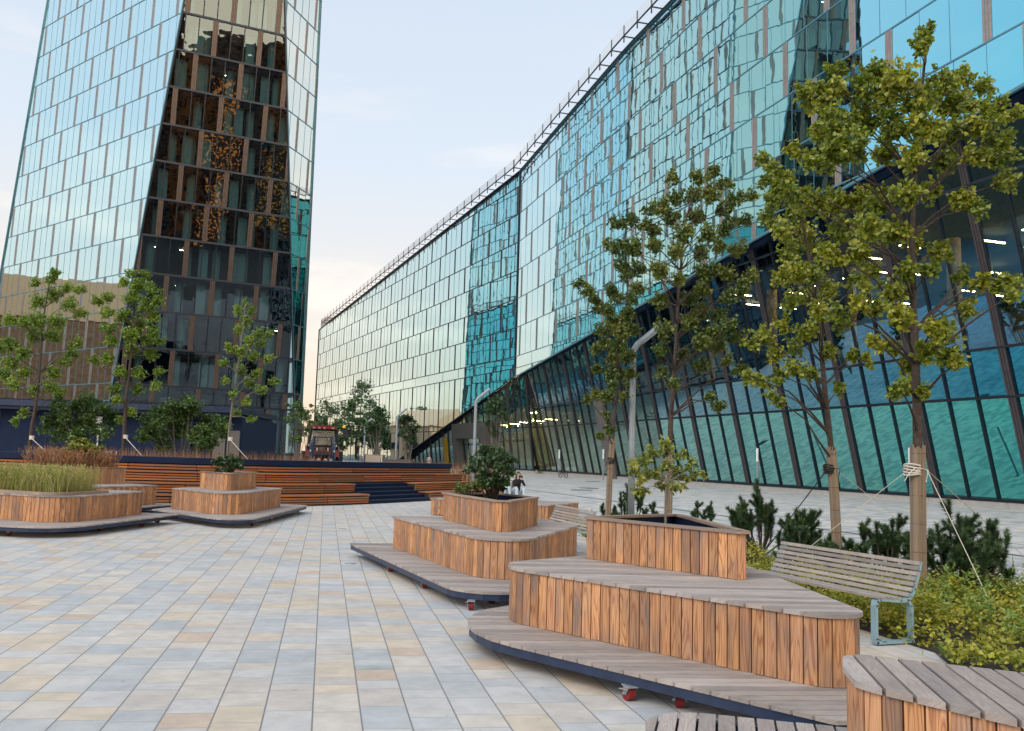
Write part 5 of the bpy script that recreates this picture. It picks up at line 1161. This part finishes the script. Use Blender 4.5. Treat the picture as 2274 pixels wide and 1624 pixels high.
def seated(label, loc, top, legs, hair, up, rz, long):
    t = thing('person', label, 'person', (0, 0, 0))
    # body: pelvis, spine, neck ; faces -y, hunched forward
    J = [(0, .05, .16, .15, .12), (0, .05, .32, .135, .1), (0, .0, .5, .15, .1), (0, -.02, .6, .1, .08), (0, -.04, .67, .048)]
    E_ = [(0, 1), (1, 2), (2, 3), (3, 4)]
    for s_ in (-1, 1):
        k = len(J)
        if up: J += [(s_*.17, -.03, .585, .055), (s_*.22, -.2, .42, .045), (s_*.09, -.3, .64, .032)]
        else: J += [(s_*.17, -.03, .585, .055), (s_*.22, -.06, .34, .045), (s_*.16, -.25, .22, .032)]
        E_ += [(3, k), (k, k+1), (k+1, k+2)]
    skin('body', J, E_, top, t)
    J = [(0, .05, .14, .13, .12)]; E_ = []
    for s_ in (-1, 1):
        k = len(J); J += [(s_*.1, 0, .12, .09), (s_*.14, -.36, .34, .065), (s_*.13, -.38, .14, .055), (s_*.13, -.42, -.08, .045)]; E_ += [(0, k), (k, k+1), (k+1, k+2), (k+2, k+3)]
    skin('trousers', J, E_, legs, t)
    for s_ in (-1, 1):
        b = MB(); b.tube([(s_*.13, -.38, -.13), (s_*.13, -.5, -.14), (s_*.14, -.6, -.155)], [.05, .045, .03], 10); b.build('shoe', wh, t)
        hand(t, (s_*.09, -.3, .65) if up else (s_*.16, -.26, .22), (-s_*.35, -.1, .9) if up else (-s_*.5, -.6, -.2), s_)
    b = MB(); b.tube([(0, -.04, .64), (0, -.05, .74)], .045, 10); b.build('neck', SKINM, t)
    head(t, (0, -.07, .8), hair, .15, long)
    if up: b = MB(); b.obox((0, -.36, .76), V(.075, 0, 0), V(0, .005, 0), V(0, 0, .038)); ph = b.build('held_phone', MAT['rubber'], t)
    t.location = loc; t.rotation_euler = (0, 0, R(rz)); return t
BLK = plain('black cloth', (.015, .015, .018), .9); JN = plain('pale blue jeans', (.4, .5, .58), .9); WHT = plain('white cloth', (.75, .76, .78), .9); HR = plain('dark brown hair', (.03, .02, .015), .6, scale=40)
seated('person in a black top with long dark hair, holding a phone up to the face', (2.17, 32.4, .16), BLK, JN, HR, True, 14, True)
seated('person in a white shirt sitting half hidden behind the dark green bush', (1.86, 32.45, .19), WHT, JN, HR, False, 20, False)
def standing(label, loc, top, legs):
    t = thing('person', label, 'person', (0, 0, 0))
    J = [(0, 0, .95, .14, .1), (0, 0, 1.15, .12, .09), (0, 0, 1.36, .16, .09), (0, 0, 1.46, .06)]; E_ = [(0, 1), (1, 2), (2, 3)]
    for s_ in (-1, 1):
        k = len(J); J += [(s_*.18, 0, 1.38, .05), (s_*.23, .02, 1.1, .04), (s_*.22, -.08, .88, .03)]; E_ += [(2, k), (k, k+1), (k+1, k+2)]
    skin('body', J, E_, top, t)
    J = [(0, 0, .92, .14, .1)]; E_ = []
    for s_ in (-1, 1):
        k = len(J); J += [(s_*.1, 0, .85, .09), (s_*.11, 0, .48, .06), (s_*.12, .02, .1, .045), (s_*.12, -.1, .04, .04)]; E_ += [(0, k), (k, k+1), (k+1, k+2), (k+2, k+3)]
    skin('trousers', J, E_, legs, t)
    for s_ in (-1, 1): hand(t, (s_*.22, -.09, .87), (0, -.1, -1), s_)
    b = MB(); b.tube([(0, 0, 1.42), (0, -.01, 1.52)], .045, 8); b.build('neck', SKINM, t)
    head(t, (0, -.02, 1.6), HR); t.location = loc; return t
q_ = gy(953, 1020, 98); standing('distant pedestrian in pale clothes near the entrance, beyond the coping', (q_.x, 98, 0), plain('pale pink cloth', (.5, .42, .4), .9), plain('pale trousers', (.5, .42, .38), .9))
# cabinet, low wall
q_ = gy(832, 1018, 42); t = thing('steel_cabinet', 'brushed stainless steel cabinet behind the coping, right of the tractor', 'cabinet', (q_.x, 42, 0))
ss, t__, b__, o__ = mat('brushed stainless'); b__.inputs['Metallic'].default_value = 1; b__.inputs['Roughness'].default_value = .28; b__.inputs['Base Color'].default_value = (.62, .6, .57, 1)
b = MB(); b.prism(rpoly([(q_.x-.5, 41.7), (q_.x+.42, 41.6), (q_.x+.5, 42.4), (q_.x-.45, 42.5)], .1), 0, 1.5); b.build('cabinet_body', ss, t)
b = MB(); b.prism(rpoly([(q_.x-.52, 41.68), (q_.x+.44, 41.58), (q_.x+.52, 42.42), (q_.x-.47, 42.52)], .1), 1.502, 1.54); b.build('cabinet_lid', MAT['strip_grey'], t); into(t)
a_, c_ = gy(853, 1020, 46), gy(912, 1020, 46); b = MB(); b.box(a_.x, c_.x, 46, 46.4, 0, 1.28); b.box(a_.x-.03, c_.x+.03, 45.96, 46.44, 1.282, 1.33)
tag(b.build('low_wall', MAT['grey_panel']), 'low pale concrete wall behind the coping, right of the steel cabinet', 'wall')
# drain channel and ground plates
b = MB(); p0, p1 = gz(1160, 1086), gz(2290, 1238); b.bar(p0+V(0, 0, .001), p1+V(0, 0, .001), .09, .012); tag(b.build('drain_channel', MAT['mullion']), 'long dark slot drain running across the pale paving before the glass wall', 'drain')
for i, (x, y) in enumerate(((1316, 1070), (1307, 1084.5), (1291, 1089))):
    p = gz(x, y); b = MB(); b.box(p.x-.55, p.x+.55, p.y-.32, p.y+.32, .002, .012); b.box(p.x-.5, p.x+.5, p.y-.27, p.y+.27, .013, .016)
    tag(b.build('ground_grille', MAT['mullion']), ['farthest dark ground grille in the pale paving, beyond the other two', 'middle dark ground grille in the pale paving', 'nearest dark ground grille in the pale paving, to the left'][i], 'grille', 'dark ground grilles')
for x, y, lb in ((778, 1252, 'round glass ground light in the pavement by the middle planter'), (760, 1174.5, 'farther round steel cover flush in the pavement, up the course from the ground light')):
    p = gz(x, y); b = MB(); b.cyl((p.x, p.y), .085, .001, .007, 28); b.cyl((p.x, p.y), .06, .0075, .011, 24); tag(b.build('ground_light', MAT['steel']), lb, 'ground light')
p = gz(831, 1484); ax = V(math.sin(-PAV), math.cos(PAV), 0); ay = V(math.cos(PAV), math.sin(PAV), 0)
b = MB(); b.obox((p.x, p.y, .004), ay*.134, ax*.036*1.4, V(0, 0, .004)); b.tube([(p.x, p.y, .0085), (p.x, p.y, .0095)], .045, 24); tag(b.build('access_cover', plain('blue grey cover plate', (.33, .39, .42), .5)), 'small grey blue rectangular cover plate set in the foreground pavement', 'cover plate')
